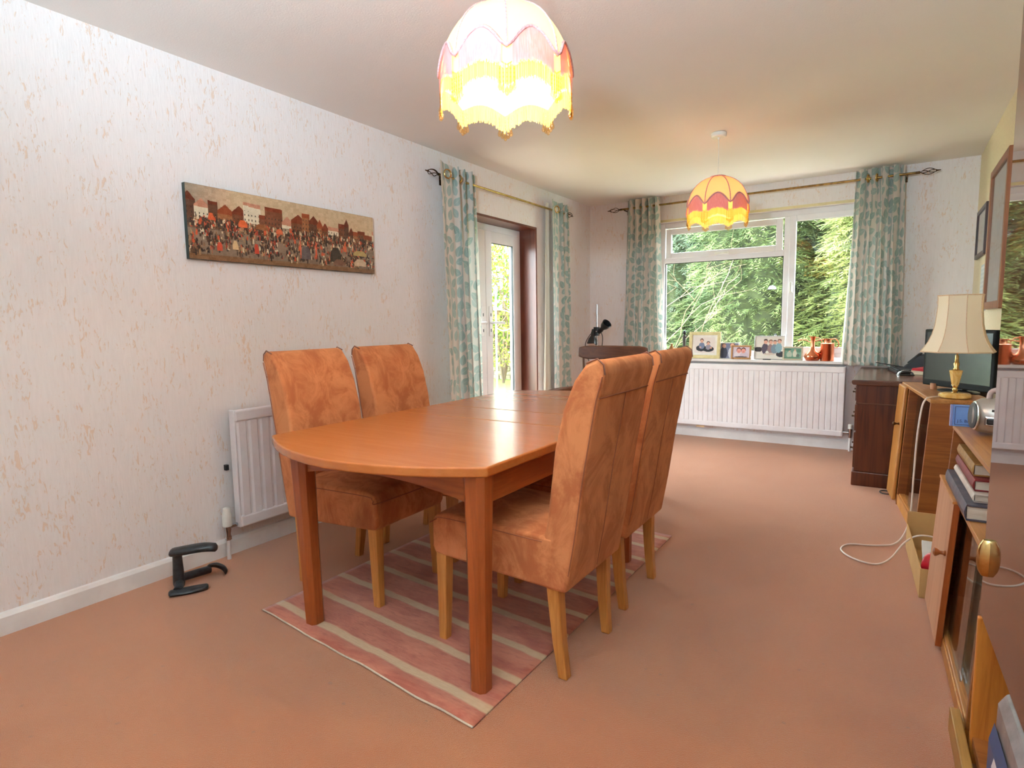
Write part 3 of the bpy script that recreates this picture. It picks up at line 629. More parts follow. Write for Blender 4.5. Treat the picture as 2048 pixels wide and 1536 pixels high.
# ------------------------------------------------------------------ long print on the left wall
def town():
    rr = random.Random(11); houses = []; x = -.02
    while x < 1.02:
        w = rr.uniform(.03, .09); houses.append((x, w, rr.uniform(.70, .88), rr.choice([(112, 66, 44), (96, 58, 40), (126, 80, 52), (150, 96, 60), (214, 198, 170), (120, 70, 48), (88, 56, 42)]), rr.random())); x += w*rr.uniform(.75, 1)
    blobs = []; DARK = [(60, 40, 34), (48, 36, 34), (74, 48, 36), (66, 52, 46), (88, 60, 44)]; MIDT = [(150, 116, 84), (126, 92, 66), (112, 78, 58), (168, 134, 98)]
    rows = [(.54, .030, 330), (.47, .035, 360), (.37, .05, 190), (.28, .05, 150), (.19, .05, 170), (.12, .03, 90)]
    for (vy, sp_, cnt) in rows:
        for k in range(cnt//5):
            cu = rr.random()
            for q in range(9):
                q_ = rr.random(); cc = rr.choice(DARK) if q_ < .5 else rr.choice(MIDT) if q_ < .72 else (196, 84, 50) if q_ < .83 else (150, 58, 42) if q_ < .9 else (208, 188, 156)
                blobs.append((cu+rr.gauss(0, .016), vy+rr.gauss(0, sp_*.5), rr.uniform(.0018, .0058), rr.uniform(.012, .042), cc))
    for cu, vy, w_, h_, cc in ((.10, .60, .012, .05, (210, 92, 52)), (.24, .56, .02, .05, (214, 96, 52)), (.42, .52, .018, .04, (206, 98, 60)), (.33, .55, .03, .04, (140, 88, 54)), (.56, .24, .028, .10, (96, 84, 84)), (.53, .34, .004, .14, (204, 100, 70)), (.62, .32, .005, .12, (212, 92, 60)), (.74, .26, .035, .12, (62, 52, 46)), (.80, .40, .010, .07, (202, 98, 62)), (.76, .14, .035, .05, (120, 84, 66)), (.90, .17, .04, .06, (196, 170, 142)), (.90, .33, .045, .045, (176, 150, 96)), (.20, .24, .012, .06, (210, 176, 132)), (.30, .22, .010, .07, (190, 64, 44)), (.13, .20, .012, .06, (202, 78, 54))): blobs.append((cu, vy, w_, h_, cc))
    nz = [[rr.uniform(-8, 8) for _ in range(64)] for _ in range(24)]
    cells = {}
    for bl in blobs:
        for k in range(int((bl[0]-bl[2])*40), int((bl[0]+bl[2])*40)+1): cells.setdefault(k, []).append(bl)
    def fn(u, v):
        nn = nz[int(v*23.9)][int(u*63.9)]+R3.uniform(-9, 9)
        sky = (196-46*max(0, 1-u*6), 168-36*max(0, 1-u*5), 134-20*max(0, 1-u*5))
        c = sky
        if v < .62: c = (136-50*abs(v-.32), 114-50*abs(v-.32), 96-40*abs(v-.32))
        if v < .07: c = (124, 88, 60)
        for (hx, hw_, hh, hc, q) in houses:
            if hx <= u <= hx+hw_ and v > .44:
                t = abs((u-hx)/hw_-.5)*2; top = hh+.10*(1-t) if q > .4 else hh+.04
                if v < top-.08*(u): 
                    c = hc if v < hh-.10*u-.04*q else (hc[0]*.7+40, hc[1]*.6+10, hc[2]*.6)
                    if int(u*240) % 4 == 0 and int(v*44) % 3 == 0 and v < hh-.1: c = (58, 44, 38)
        if .42 < v < .58: c = tuple(a*.55+d*.45 for a, d in zip(c, (74, 50, 38)))
        for (bx, by, bw, bh, bc) in cells.get(int(u*40), ()):
            if abs(u-bx) < bw*(1-.5*max(0, (v-by)/bh)) and abs(v-by) < bh: c = bc
        return tuple(x+nn for x in c)
    return fn
pc = thing('panoramic_print', 'long block-mounted print of a crowded old town square on the left wall', 'picture', (0, 2.103, 1.484))
box('board', (.002, -.587, 0), (.026, .587, .349), M('dark_green_board_edge', (34, 52, 48), (26, 40, 38), rough=.5), pc, bevel=.001)
picture_mesh('print', town(), 460, 136, lambda u, v: (.0268, -.586+1.172*u, .001+.347*v), pc)

# ------------------------------------------------------------------ cobbler's shoe last on the floor
sh = thing('shoe_last', 'black cast iron three-footed cobbler shoe last on the carpet by the skirting', 'shoe last', (.19, 1.30, 0), 0)
def sole(b_, path, wid, th, upv):
    P = smoothpts(path, 5); n = len(P); rings = []
    for i, p in enumerate(P):
        t = (P[min(i+1, n-1)]-P[max(i-1, 0)]).normalized(); s = t.cross(Vector(upv)).normalized(); k = i/(n-1)
        w = wid*(.55+.55*sin(PI*min(1, .15+k*.8))**1.2)*(.35 if i in (0,) else 1)*(.55 if i == n-1 else 1); u = Vector(upv)*th*(.6 if i in (0, n-1) else 1)
        rings.append([p+s*w*cos(a)+u*sin(a) for a in [2*PI*q/12 for q in range(12)]])
    b_.loft(rings)
b_ = MB(); b_.loft([[(0+r*cos(a), -.02+r*1.15*sin(a), z) for a in [2*PI*q/12 for q in range(12)]] for z, r in ((.012, .018), (.03, .022), (.10, .019), (.15, .017), (.165, .02))]); b_.build('post', IRON, sh, smooth=60)
b_ = MB(); sole(b_, [(-.02, -.035, .170), (.03, -.005, .180), (.09, .05, .188), (.13, .09, .182)], .034, .019, (0, 0, 1)); b_.build('top_foot', IRON, sh, smooth=70)
b_ = MB(); b_.tube(smoothpts([(0, -.02, .05), (.0, .05, .045), (.0, .12, .04)]), [.018]*13, 10); sole(b_, [(-.02, .12, .05), (.0, .15, .05), (.02, .175, .03), (.035, .18, .008)], .03, .012, (0, .6, .8)); b_.build('side_foot', IRON, sh, smooth=70)
b_ = MB(); b_.tube(smoothpts([(0, -.02, .04), (.035, -.04, .025), (.05, -.055, .018)]), [.018]*13, 10); sole(b_, [(.035, -.085, .013), (.06, -.045, .013), (.09, .01, .013), (.11, .05, .013)], .03, .012, (0, 0, 1)); b_.build('front_foot', IRON, sh, smooth=70)

# ------------------------------------------------------------------ desk with its things
dk = thing('pedestal_desk', 'dark mahogany pedestal desk with moulded top in the far right corner', 'desk', (2.62, 4.64, 0))
box('plinth', (-.015, .0, 0), (.66, 1.20, .10), MAHOG, dk, bevel=.006); box('pedestal', (.0, .015, .10), (.655, 1.19, .575), MAHOG, dk, bevel=.002)
box('frieze', (-.006, .008, .575), (.66, 1.195, .708), MAHOG, dk, bevel=.003)
box('bead_moulding', (-.008, .006, .572), (.66, 1.197, .58), DARKW, dk, bevel=.002)
MB().prism([(-.035, .72), (-.028, .708), (0, .706), (.67, .706), (.67, .742), (-.028, .742), (-.036, .734)], -.03, 1.215, lambda a, b__, h: (a, h, b__)).build('desk_top', MAHTOP, dk, bevel=.006, seg=3)
for y0_, y1_ in ((.03, .41), (.42, .79), (.80, 1.17)):
    for z0, z1 in ((.59, .70), (.38, .565), (.12, .37)):
        d_ = box('drawer', (-.012, y0_, z0), (.01, y1_, z1), MAHOG, dk, bevel=.004); zc = (z0+z1)/2
        for yy in (.09, .29): MB().lathe([(.012, 0), (.014, .004), (.006, .006), (.005, .014), (.009, .018), (.002, .022)], n=10).xf(Matrix.Translation((-.012, y0_+yy, zc)) @ Matrix.Rotation(-PI/2, 4, 'Y')).build('drawer_knob', BRONZE, d_, smooth=50)
kb = thing('keyboard', 'black computer keyboard lying on the dark desk behind the mouse', 'keyboard', (2.90, 5.42, .7425), .15)
box('body', (-.09, -.20, 0), (.09, .20, .022), BLACK, kb, bevel=.006); kk = []
for i in range(5):
    for j in range(14): kk.append(((-.075+.031*i), (-.188+.0272*j)))
km = MB().box((0, 0, .022), (.026, .023, .030))
k0 = None
for (x, y) in kk:
    if k0 is None: k0 = km.build('key', BLACKM, kb, bevel=.002); o = k0
    else: o = k0.copy(); col.objects.link(o); o.parent = kb
    o.location = (x, y, 0)
ms = thing('computer_mouse', 'silver and black computer mouse at the front of the desk', 'mouse', (2.895, 5.12, .7425), .5)
def mouse(sx): return [[(.055*cos(t)*.95, sx*q*.030*max(.25, sin(t))**.5, .036*sin(t)**.7*(1-.25*q*q)) for q in [-1+2*k/8 for k in range(9)]] for t in [PI*i/14 for i in range(15)]]
MB().loft(mouse(1.0), cap=False, close=False).build('shell', BLACK, ms, smooth=70)
MB().loft([[(p[0]*1.01, p[1]*.55, p[2]*1.03+.0005) for p in r] for r in mouse(1.0)][7:], cap=False, close=False).build('silver_panel', M('bright_silver', (214, 212, 214), (196, 194, 196), rough=.25, metal=.6), ms, smooth=70)
box('base', (-.052, -.028, 0), (.052, .028, .004), BLACK, ms, bevel=.003)
ph = thing('desk_telephone', 'black desk telephone with raised base and thin aerial beside the curtain', 'telephone', (3.06, 5.60, .7425), -.1)
MB().prism([(-.17, 0), (.14, 0), (.14, .12), (-.02, .135), (-.06, .13), (-.16, .04)], -.11, .11, lambda a, b__, h: (a, h, b__)).build('base', BLACK, ph, bevel=.008)
MB().prism([(-.145, .066), (-.075, .137), (-.055, .146), (-.045, .14), (-.06, .128), (-.13, .058)], -.085, -.035, lambda a, b__, h: (a, h, b__)).build('handset', BLACKM, ph, bevel=.006)
MB().prism([(-.12, .083), (-.085, .118), (-.083, .1205), (-.118, .086)], -.02, .06, lambda a, b__, h: (a, h, b__)).build('screen', M('grey_lcd', (150, 154, 156), rough=.2), ph)
MB().tube([(-.16, -.05, .025), (-.36, -.03, .058)], [.005, .003], 6).build('aerial', BLACK, ph, smooth=60)
fl = thing('red_folder', 'red and cream card folder propped behind the monitor on the desk', 'folder', (3.02, 5.30, .7425), -.35)
MB().prism([(-.05, .03), (.13, .02), (.13, .045), (-.045, .046)], -.12, .12, lambda a, b__, h: (a, h, b__)).build('cover', M('red_card', (196, 30, 44), (176, 22, 36), rough=.45), fl, bevel=.002)
MB().prism([(-.055, 0), (.12, 0), (.125, .028), (-.053, .030)], -.115, .115, lambda a, b__, h: (a, h, b__)).build('papers', M('cream_paper', (222, 206, 176), rough=.8, st=(4, 4, 200)), fl, bevel=.001)

# ------------------------------------------------------------------ bookcase by the desk (local x into the case, local y towards the desk)
LEANK = .052
def lp(z): return LEANK*z
def case_side(name, y, t, d, h, mat, par):
    return MB().prism([(0, 0), (d, 0), (d, h), (lp(h), h)], y, y+t, lambda a, b__, hh: (a, hh, b__)).build(name, mat, par, bevel=.002)
th1 = math.atan2(.117, .975)
b1 = thing('bookcase', 'golden oak bookcase with glass slider, table lamp and monitor on its top', 'bookcase', (2.949, 3.625, 0), th1); d1, h1, L1 = .30, .745, .93
case_side('side_panel', 0, .018, d1, h1-.018, VENEER, b1); case_side('side_panel', L1-.018, .018, d1, h1-.018, VENEER, b1); case_side('divider', .66, .018, d1, h1-.018, VENEER, b1)
box('top', (lp(h1)-.004, -.004, h1-.02), (d1, L1+.004, h1), OAKH, b1, bevel=.004)
box('plinth', (.004, .018, 0), (.03, L1-.018, .055), OAK, b1); box('base_shelf', (.004, .018, .05), (d1-.01, .66, .066), OAKH, b1)
box('back_panel', (d1-.01, .005, .03), (d1, L1-.005, h1-.02), VENEER, b1)
for z in (.30, .50): box('shelf', (.07+lp(z), .018, z), (d1-.01, .66, z+.014), OAKH, b1, bevel=.001)
dd = MB().prism([(-.022, .02), (.0, .02), (lp(h1-.01), h1-.01), (lp(h1-.01)-.022, h1-.01)], .685, L1, lambda a, b__, hh: (a, hh, b__)).build('door', OAK, b1, bevel=.008, seg=3)
def knob(x, y, z, mat, par, s=1): MB().lathe([(.008*s, 0), (.009*s, .004), (.006*s, .008), (.006*s, .016), (.012*s, .026), (.013*s, .032), (.008*s, .036), (.001, .037)], n=14).xf(Matrix.Translation((x, y, z)) @ Matrix.Rotation(-PI/2, 4, 'Y')).build('knob', mat, par, smooth=50)
knob(lp(.48)-.022, .725, .50, BRONZE, dd, .9)
SMOKE = mat_glass('cabinet_glass', (.80, .84, .84))
for (ya, yb, xo) in ((.02, .40, .018), (.20, .56, .030)):
    MB().prism([(xo+lp(.07), .068), (xo+.004+lp(.07), .068), (xo+.004+lp(.715), .715), (xo+lp(.715), .715)], ya, yb, lambda a, b__, hh: (a, hh, b__)).build('sliding_glass', SMOKE, b1)
box('glass_rail', (.014, .018, .066), (.045, .66, .072), BEECH, b1, bevel=.001)

# monitor on the bookcase
mo = thing('monitor', 'black flat screen monitor behind the cream table lamp', 'monitor', (3.125, 4.045, .7455), math.atan2(-.40, .285))
box('bezel', (-.245, -.02, .02), (.245, .015, .345), M('matt_black', (15, 15, 16), (20, 20, 21), rough=.6, spec=.2, st=(30, 30, 30)), mo, bevel=.006); box('screen', (-.225, -.0215, .055), (.225, -.0195, .328), M('dark_screen', (44, 44, 42), (48, 48, 46), rough=.25), mo, bevel=0)
box('rear_housing', (-.15, .013, .06), (.15, .045, .28), BLACK, mo, bevel=.01); box('neck', (-.03, .0, .008), (.03, .03, .10), BLACK, mo, bevel=.004)
MB().lathe([(.12, 0), (.12, .006), (.10, .011), (.02, .014)], (0, 0, 0), 28).xf(Matrix.Diagonal((1.0, .62, 1, 1))).build('stand_base', BLACK, mo, smooth=40)
box('maker_badge', (-.025, -.0213, .034), (.025, -.0200, .041), M('badge_grey', (190, 190, 190)), mo, bevel=0)
tag(MB().lathe([(.016, 0), (.018, .03), (.017, .034), (.002, .034)], n=16).build('bottle_cap', M('wooden_cap', (188, 128, 90)), smooth=40), 'small tan cap standing left of the monitor base on the bookcase', 'cap').location = (3.02, 4.16, .7455)

# table lamp
lm = thing('table_lamp', 'onyx and brass table lamp with cream bell shade on the oak bookcase', 'lamp', (3.089, 3.745, .7455), .2)
ONYX = M('honey_onyx', (218, 166, 84), (230, 194, 124), rough=.15, st=(26, 26, 14), dist=2)
MB().lathe([(.062, 0), (.069, .004), (.069, .020), (.062, .026), (.02, .027)], n=32).build('base', ONYX, lm, smooth=40)
MB().lathe([(.014, .021), (.016, .026), (.009, .032), (.013, .042), (.009, .052), (.014, .060), (.013, .066)], n=16).build('lower_collar', BRASS, lm, smooth=50)
MB().lathe([(.015, .066), (.016, .068), (.029, .138), (.029, .142), (.02, .144)], n=8).build('stem', ONYX, lm, smooth=25)
MB().lathe([(.02, .144), (.013, .148), (.013, .152), (.010, .156), (.014, .176), (.009, .184), (.008, .22)], n=16).build('upper_collar', BRASS, lm, smooth=50)
prof = [(.160, 0), (.147, .018), (.128, .05), (.113, .09), (.103, .135), (.098, .185), (.095, .235), (.096, .275), (.098, .285)]
SHADE = mat_translucent('cream_shade_cloth', (246, 230, 204), (246, 226, 190), .22)
def octr(a): k = (a/(PI/4)) % 1; return cos(PI/8)/cos((k-.5)*PI/4)*(1.0)
lsh = MB().lathe(prof, (0, 0, .238), 48, cap=False, rad=octr).build('shade', SHADE, lm, smooth=30)
tp = MB()
for k in range(8):
    a = k*PI/4; tp.tube([(1.004*r*cos(a), 1.004*r*sin(a), .238+z) for r, z in prof], .0022, 5)
for r, z in (prof[0], prof[-1]): tp.tube([(r*octr(2*PI*i/48)*cos(2*PI*i/48), r*octr(2*PI*i/48)*sin(2*PI*i/48), .238+z) for i in range(49)], .003, 5)
tp.build('edge_tape', M('peach_tape', (226, 190, 154), rough=.8, st=(100, 100, 100)), lsh, smooth=60)
MB().tube([(0, 0, .21), (0, 0, .50)], .004, 6).tube([(-.098, 0, .518), (.098, 0, .518)], .0015, 5).build('shade_carrier', BRASS, lm)
pts = [(3.025, 3.72, .752), (2.985, 3.66, .752), (2.965, 3.63, .745), (2.948, 3.60, .70), (2.935, 3.58, .55), (2.93, 3.57, .35), (2.925, 3.55, .15), (2.90, 3.52, .05), (2.86, 3.47, .012), (2.80, 3.43, .006), (2.74, 3.40, .006), (2.68, 3.38, .006), (2.645, 3.33, .006), (2.640, 3.26, .006), (2.68, 3.19, .006), (2.74, 3.15, .006), (2.80, 3.16, .006), (2.85, 3.21, .03), (2.90, 3.28, .09), (2.96, 3.30, .13), (3.05, 3.28, .13), (3.16, 3.2, .10)]
tag(MB().tube(smoothpts(pts, 6), .0042, 8).build('lamp_flex', M('ivory_flex', (232, 216, 206), (222, 204, 194), rough=.4, st=(30, 30, 30)), smooth=60), 'ivory lamp flex trailing down the oak bookcase and looping over the carpet', 'cable')
cb = [(2.90, 4.60, .012)]+[(2.815+.035*cos(a), 4.53+.045*sin(a), .006) for a in [1.2+i*.5 for i in range(11)]]+[(2.9, 4.47, .006)]
tag(MB().tube(smoothpts(cb, 4), .0035, 6).build('black_cable', BLACK, smooth=60), 'short loop of black cable on the carpet between desk and oak bookcase', 'cable')

# ------------------------------------------------------------------ second bookcase
th2 = math.atan2(.034, .93)
b2 = thing('bookcase', 'teak bookcase holding a pile of books, radio on its top', 'bookcase', (3.020, 1.90, 0), th2); d2_, h2, L2_ = .265, .745, .925
case_side('side_panel', 0, .018, d2_, h2-.018, VENEER, b2); case_side('side_panel', L2_-.018, .018, d2_, h2-.018, VENEER, b2)
box('top', (lp(h2)-.003, 0, h2-.018), (d2_, L2_+.002, h2), OAKH, b2, bevel=.003); box('plinth', (.0, .0, 0), (.03, L2_, .05), OAK, b2); box('base_shelf', (.004, .018, .05), (d2_-.01, L2_-.018, .064), OAKH, b2)
box('back_panel', (d2_-.01, .005, .03), (d2_, L2_-.005, h2-.02), VENEER, b2); box('middle_shelf', (lp(.52)-.002, .018, .512), (d2_-.01, L2_-.018, .530), OAKH, b2, bevel=.002)
box('lower_shelf', (.075, .018, .37), (d2_-.01, L2_-.018, .384), OAKH, b2, bevel=.001)
dd = MB().prism([(-.020, .02), (.0, .02), (lp(.53), .532), (lp(.53)-.020, .532)], .525, L2_, lambda a, b__, hh: (a, hh, b__)).build('door', DOORV, b2, bevel=.003)
MB().prism([(-.020, .02), (-.002, .02), (lp(.53)-.002, .530), (lp(.53)-.020, .530)], .519, .526, lambda a, b__, hh: (a, hh, b__)).build('edge_strip', TEAK, dd, bevel=.001)
MB().prism([(-.024, .530), (.006, .530), (.006, .540), (-.024, .540)], .52, L2_, lambda a, b__, hh: (a+lp(.53), hh, b__)).build('top_strip', BEECH, dd, bevel=.002)
knob(lp(.34)-.020, .555, .345, mat_wood('turned_knob', (176, 100, 52), (150, 80, 40), 0, rough=.3), dd, 1.15)
for (ya, yb, xo) in ((.22, .522, .010), (.02, .36, .020)):
    MB().prism([(xo+lp(.07), .066), (xo+.005+lp(.07), .066), (xo+.005+lp(.505), .505), (xo+lp(.505), .505)], ya, yb, lambda a, b__, hh: (a, hh, b__)).build('sliding_glass', SMOKE, b2)
def book(label, x, y, z, w, l, t, cover, rz=0):
    k = thing('book', label, 'book', (x, y, z), rz+th2, 'books lying in the teak bookcase'); c = t*.10+.001
    box('pages', (.006, .004, c), (w-.005, l-.004, t-c), PAGES, k, bevel=0)
    MB().prism([(w, 0), (w, c), (.004, c), (.004, t-c), (w, t-c), (w, t), (.004, t), (0, t*.75), (-.002, t*.5), (0, t*.25), (.004, 0)], 0, l, lambda a, b__, h: (a, h, b__)).build('cover', cover, k, bevel=.0008)
    return k
bz = .5305
book('large navy hardback with grey cover, at the bottom of the book pile', 3.022, 2.24, bz, .19, .50, .052, M('navy_cover', (58, 62, 84), (86, 84, 96), rough=.4, st=(20, 20, 20)))
book('off-white paperback between the navy and red books', 3.042, 2.27, bz+.053, .17, .44, .026, M('offwhite_cover', (214, 200, 188), (196, 182, 172), rough=.5))
book('red hardback book in the pile under the tan one', 3.045, 2.31, bz+.080, .16, .41, .036, M('red_cover', (132, 30, 34), (112, 24, 28), rough=.45, st=(40, 40, 40)))
book('tan hardback with dark panel on its cover, topmost of the pile', 3.046, 2.36, bz+.117, .15, .36, .040, M('tan_cover', (168, 128, 70), (148, 108, 56), rough=.5, st=(40, 40, 40)))
tag(MB().box((-.05, -.10, 0), (.05, .10, .008)).xf(Matrix.Rotation(.25, 4, 'Z')).build('envelope', M('white_paper', (228, 222, 226), (216, 210, 214), rough=.7), bevel=.001), 'white envelope behind the glass of the teak bookcase', 'envelope').location = (3.15, 2.2, .3845)
# radio and blue case on the teak bookcase
rd = thing('portable_radio', 'silver portable radio with round speaker on the teak bookcase', 'radio', (3.17, 2.60, .7455), -.2); rd.scale = (.86, .86, .86)
rg = []
for x, s in ((-.125, .78), (-.105, .95), (-.05, 1), (.08, 1), (.12, .95)):
    rg.append([(x, -.075*s*(1 if q < 6 else 1)*cos(2*PI*q/16)*1.0, .078+.075*s*sin(2*PI*q/16)) for q in range(16)])
MB().loft(rg).build('body', SILVER, rd, smooth=50)
def dsk(c, nrm, r, mat, nm, par, ry=1, th=.006):
    q = Vector(nrm).to_track_quat('Z', 'Y').to_matrix().to_4x4()
    return MB().lathe([(r, 0), (r, th*.6), (r*.93, th), (.001, th*.7)], n=28).xf(Matrix.Translation(c) @ q @ Matrix.Diagonal((1, ry, 1, 1))).build(nm, mat, par, smooth=40)
sp_ = dsk((-.118, -.034, .080), (-.93, -.36, .03), .060, M('chrome_trim', (206, 206, 208), rough=.2, metal=.8), 'speaker_rim', rd)
dsk((-.1225, -.036, .080), (-.93, -.36, .03), .053, M('speaker_mesh', (74, 76, 78), (56, 58, 60), rough=.5, st=(400, 400, 400)), 'speaker_grille', rd)
box('display', (-.078, -.080, .05), (-.005, -.066, .080), BLACK, rd, bevel=.008); box('display_rim', (-.083, -.078, .045), (.0, -.066, .085), M('chrome_trim', (206, 206, 208)), rd, bevel=.008)
MB().tube(smoothpts([(-.08, 0, .148), (-.06, 0, .185), (.06, 0, .185), (.09, 0, .148)]), .010, 8).build('carry_handle', M('pinkish_grey_plastic', (184, 160, 156), rough=.45), rd, smooth=60)
MB().box((-.062, -.0715, .104), (-.048, -.062, .112)).box((-.044, -.0715, .104), (-.030, -.062, .112)).build('badge_marks', BLACK, rd)
bc = thing('blue_disc_case', 'light blue disc case leaning against the radio on the teak bookcase', 'disc case', (3.015, 2.77, .7455), .10)
box('case', (0, -.006, 0), (.115, .006, .082), M('pale_blue_card', (112, 152, 220), (126, 164, 226), rough=.25, st=(6, 6, 6)), bc, bevel=.001)
box('spine', (-.008, -.006, 0), (-.001, .006, .082), M('lilac_plastic', (150, 160, 214), rough=.2), bc, bevel=.001)
fr(MB(), .006, .110, .006, .076, .0015, -.0072, -.0058).build('printed_border', M('navy_ink', (40, 48, 110)), bc)
tc = bpy.data.curves.new('title', 'FONT'); tc.body = 'J.S. Bach'; tc.size = .015; tc.extrude = .0002; to = bpy.data.objects.new('title', tc); col.objects.link(to)
bpy.context.view_layer.update(); dg = bpy.context.evaluated_depsgraph_get(); me = bpy.data.meshes.new_from_object(to.evaluated_get(dg)); bpy.data.objects.remove(to)
to = bpy.data.objects.new('title_lettering', me); col.objects.link(to); me.materials.append(MC['navy_ink']); to.parent = bc; to.location = (.014, -.0068, .016); to.rotation_euler = (PI/2, 0, 0)

# cardboard box in the gap between the bookcases
KRAFT = M('brown_card', (206, 166, 108), (194, 152, 96), rough=.8, st=(3, 3, 3))
cbx = thing('cardboard_box', 'open low cardboard box on the floor between the two bookcases', 'box', (2.948, 2.868, 0), .06)
t = .004
box('base', (0, 0, 0), (.24, .62, t), KRAFT, cbx, bevel=0)
for nm, a, b_ in (('side', (0, 0, 0), (.24, t, .125)), ('side', (0, .616, 0), (.24, .62, .19)), ('side', (0, t, 0), (t, .616, .125)), ('side', (.236, t, 0), (.24, .616, .16))): box(nm, a, b_, KRAFT, cbx, bevel=0)
MB().prism([(.236, .16), (.24, .16), (.20, .24), (.196, .238)], .25, .60, lambda a, b__, h: (a, h, b__)).build('flap', M('card_inside', (150, 116, 84), rough=.85), cbx)
tg = thing('tape_dispenser', 'red and black tape gun in the cardboard box', 'tape dispenser', (2.995, 2.945, .004), .6)
MB().lathe([(.012, -.02), (.05, -.02), (.053, -.012), (.053, .012), (.05, .02), (.012, .02)], n=24).xf(Matrix.Translation((0, 0, .115)) @ Matrix.Rotation(PI/2, 4, 'X') @ Matrix.Rotation(.4, 4, 'Y')).build('red_drum', M('glossy_red', (186, 24, 40), (166, 18, 32), rough=.3), tg, smooth=40)
MB().lathe([(.034, -.023), (.036, .023), (.01, .024)], n=20).xf(Matrix.Translation((0, 0, .115)) @ Matrix.Rotation(PI/2, 4, 'X') @ Matrix.Rotation(.4, 4, 'Y')).build('black_hub', BLACK, tg, smooth=40)
box('handle', (-.02, -.02, .0), (.02, .02, .075), BLACK, tg, bevel=.006); MB().box((-.02, -.025, .06), (.03, .025, .085)).build('chrome_blade', CHROME, tg, bevel=.003)
tag(MB().box((0, 0, 0), (.05, .16, .015)).xf(Matrix.Translation((2.962, 3.04, .095)) @ Matrix.Rotation(.22, 4, 'X')).build('paper_bundle', M('grey_white_paper', (212, 208, 206), rough=.7), bevel=.002), 'bundle of white papers sticking up inside the cardboard box', 'papers')

# ------------------------------------------------------------------ tall cabinet with polished door at the right edge
tcab = thing('tall_cabinet', 'tall cabinet with mirror-glossy dark door and brass handle at the right edge', 'cabinet', (3.030, 1.85, 0), .026)
dr_ = box('door', (0, -.93, .405), (.020, 0, 2.10), POLISH, tcab, bevel=.0015)
box('carcass_side', (.026, -.022, .40), (.262, -.004, 2.10), VENEER, tcab); box('carcass_side', (.026, -.93, .40), (.24, -.91, 2.10), VENEER, tcab)
box('carcass_top', (.026, -.91, 2.08), (.25, -.022, 2.10), VENEER, tcab); box('carcass_floor', (.026, -.91, .40), (.25, -.022, .42), VENEER, tcab); box('carcass_back', (.236, -.91, .42), (.245, -.022, 2.08), VENEER, tcab)
box('niche_side', (-.005, -.020, .0), (.262, -.002, .398), mat_wood('orange_pine', (206, 128, 52), (176, 96, 34), 2, rough=.35, fine=30), tcab)
box('niche_side', (-.005, -.93, .0), (.24, -.912, .398), MC['orange_pine'], tcab)
box('niche_base', (.0, -.912, .05), (.25, -.020, .075), VENEER, tcab, bevel=.001)
box('niche_plinth', (-.036, -.93, 0), (-.012, .11, .07), mat_wood('olive_board', (176, 130, 66), (150, 106, 50), 1, rough=.4), tcab)
hd = MB(); rg = []
for i in range(9):
    a = PI*i/8; zz = .571-.045*cos(a)*1.0; w = .017*max(.25, sin(a))**.5; x = -.024*max(.3, sin(a))**.5
    rg.append([(0.0, -.06-w, zz), (x*.8, -.06-w*.8, zz), (x, -.06, zz), (x*.8, -.06+w*.8, zz), (0.0, -.06+w, zz)])
hd.loft(rg).build('handle', BRASS, dr_, smooth=60)
bn = thing('plastic_file_box', 'grey plastic file box with blue and white papers in the cabinet niche', 'file box', (3.040, 1.30, .0755), .02)
MB().prism([(.004, .02), (.008, .235), (.022, .262), (.05, .268), (.20, .262), (.21, .02)], 0, .30, lambda a, b__, h: (a, h, b__)).build('cover', M('grey_plastic_sleeve', (150, 146, 148), (132, 128, 130), rough=.25, st=(9, 9, 9)), bn, bevel=.008, seg=3)
MB().prism([(-.004, .0), (-.004, .15), (.004, .19), (.004, .0)], .02, .29, lambda a, b__, h: (a, h, b__)).build('blue_spine', M('blue_card', (48, 80, 128), rough=.4), bn)
MB().prism([(-.0075, .0), (-.0075, .13), (-.004, .15), (-.004, .0)], .06, .22, lambda a, b__, h: (a, h, b__)).build('white_label', M('white_paper', (228, 222, 226)), bn)
box('foot', (.0, .0, 0), (.21, .30, .021), M('blue_card', (48, 80, 128)), bn, bevel=.002)

# ------------------------------------------------------------------ pictures on the right wall
def wall_frame(label, y0, y1, z0, z1, fw_, th, mat, fn, mount):
    c = thing('framed_picture', label, 'picture', (W, (y0+y1)/2, z0)); w, h = (y1-y0)/2, z1-z0
    for nm, a, b_ in (('frame_side', (-th, -w, 0), (-.002, -w+fw_, h)), ('frame_side', (-th, w-fw_, 0), (-.002, w, h)), ('frame_rail', (-th, -w+fw_, 0), (-.002, w-fw_, fw_)), ('frame_rail', (-th, -w+fw_, h-fw_), (-.002, w-fw_, h))): box(nm, a, b_, mat, c, bevel=.004)
    box('mount', (-.010, -w+fw_*.8, fw_*.8), (-.003, w-fw_*.8, h-fw_*.8), mount, c, bevel=0)
    q = fw_+.35*(w-fw_)*.4; picture_mesh('print', fn, 24, 40, lambda u, v: (-.0115, w-q-(2*w-2*q)*u, q+(h-2*q)*v), c)
    box('glazing', (-th*.7, -w+fw_*.9, fw_*.9), (-th*.7+.002, w-fw_*.9, h-fw_*.9), GLASS, c, bevel=0)
    return c
def arch(u, v):
    c = (128, 108, 100)
    if v > .78: c = (150, 132, 122)
    if .25 < u < .78 and .15 < v < .80: c = (170, 150, 138) if int(u*24) % 4 == 0 or int(v*40) % 7 == 0 else (112, 88, 82)
    if .35 < u < .68 and .5 < v < .62: c = (96, 70, 66)
    if v < .14: c = (146, 128, 118)
    if .4 < u < .6 and .05 < v < .1: c = (196, 182, 166)
    return tuple(x+R3.uniform(-6, 6) for x in c)
OAKF = mat_wood('oak_frame', (150, 88, 46), (126, 68, 34), 2, rough=.35)
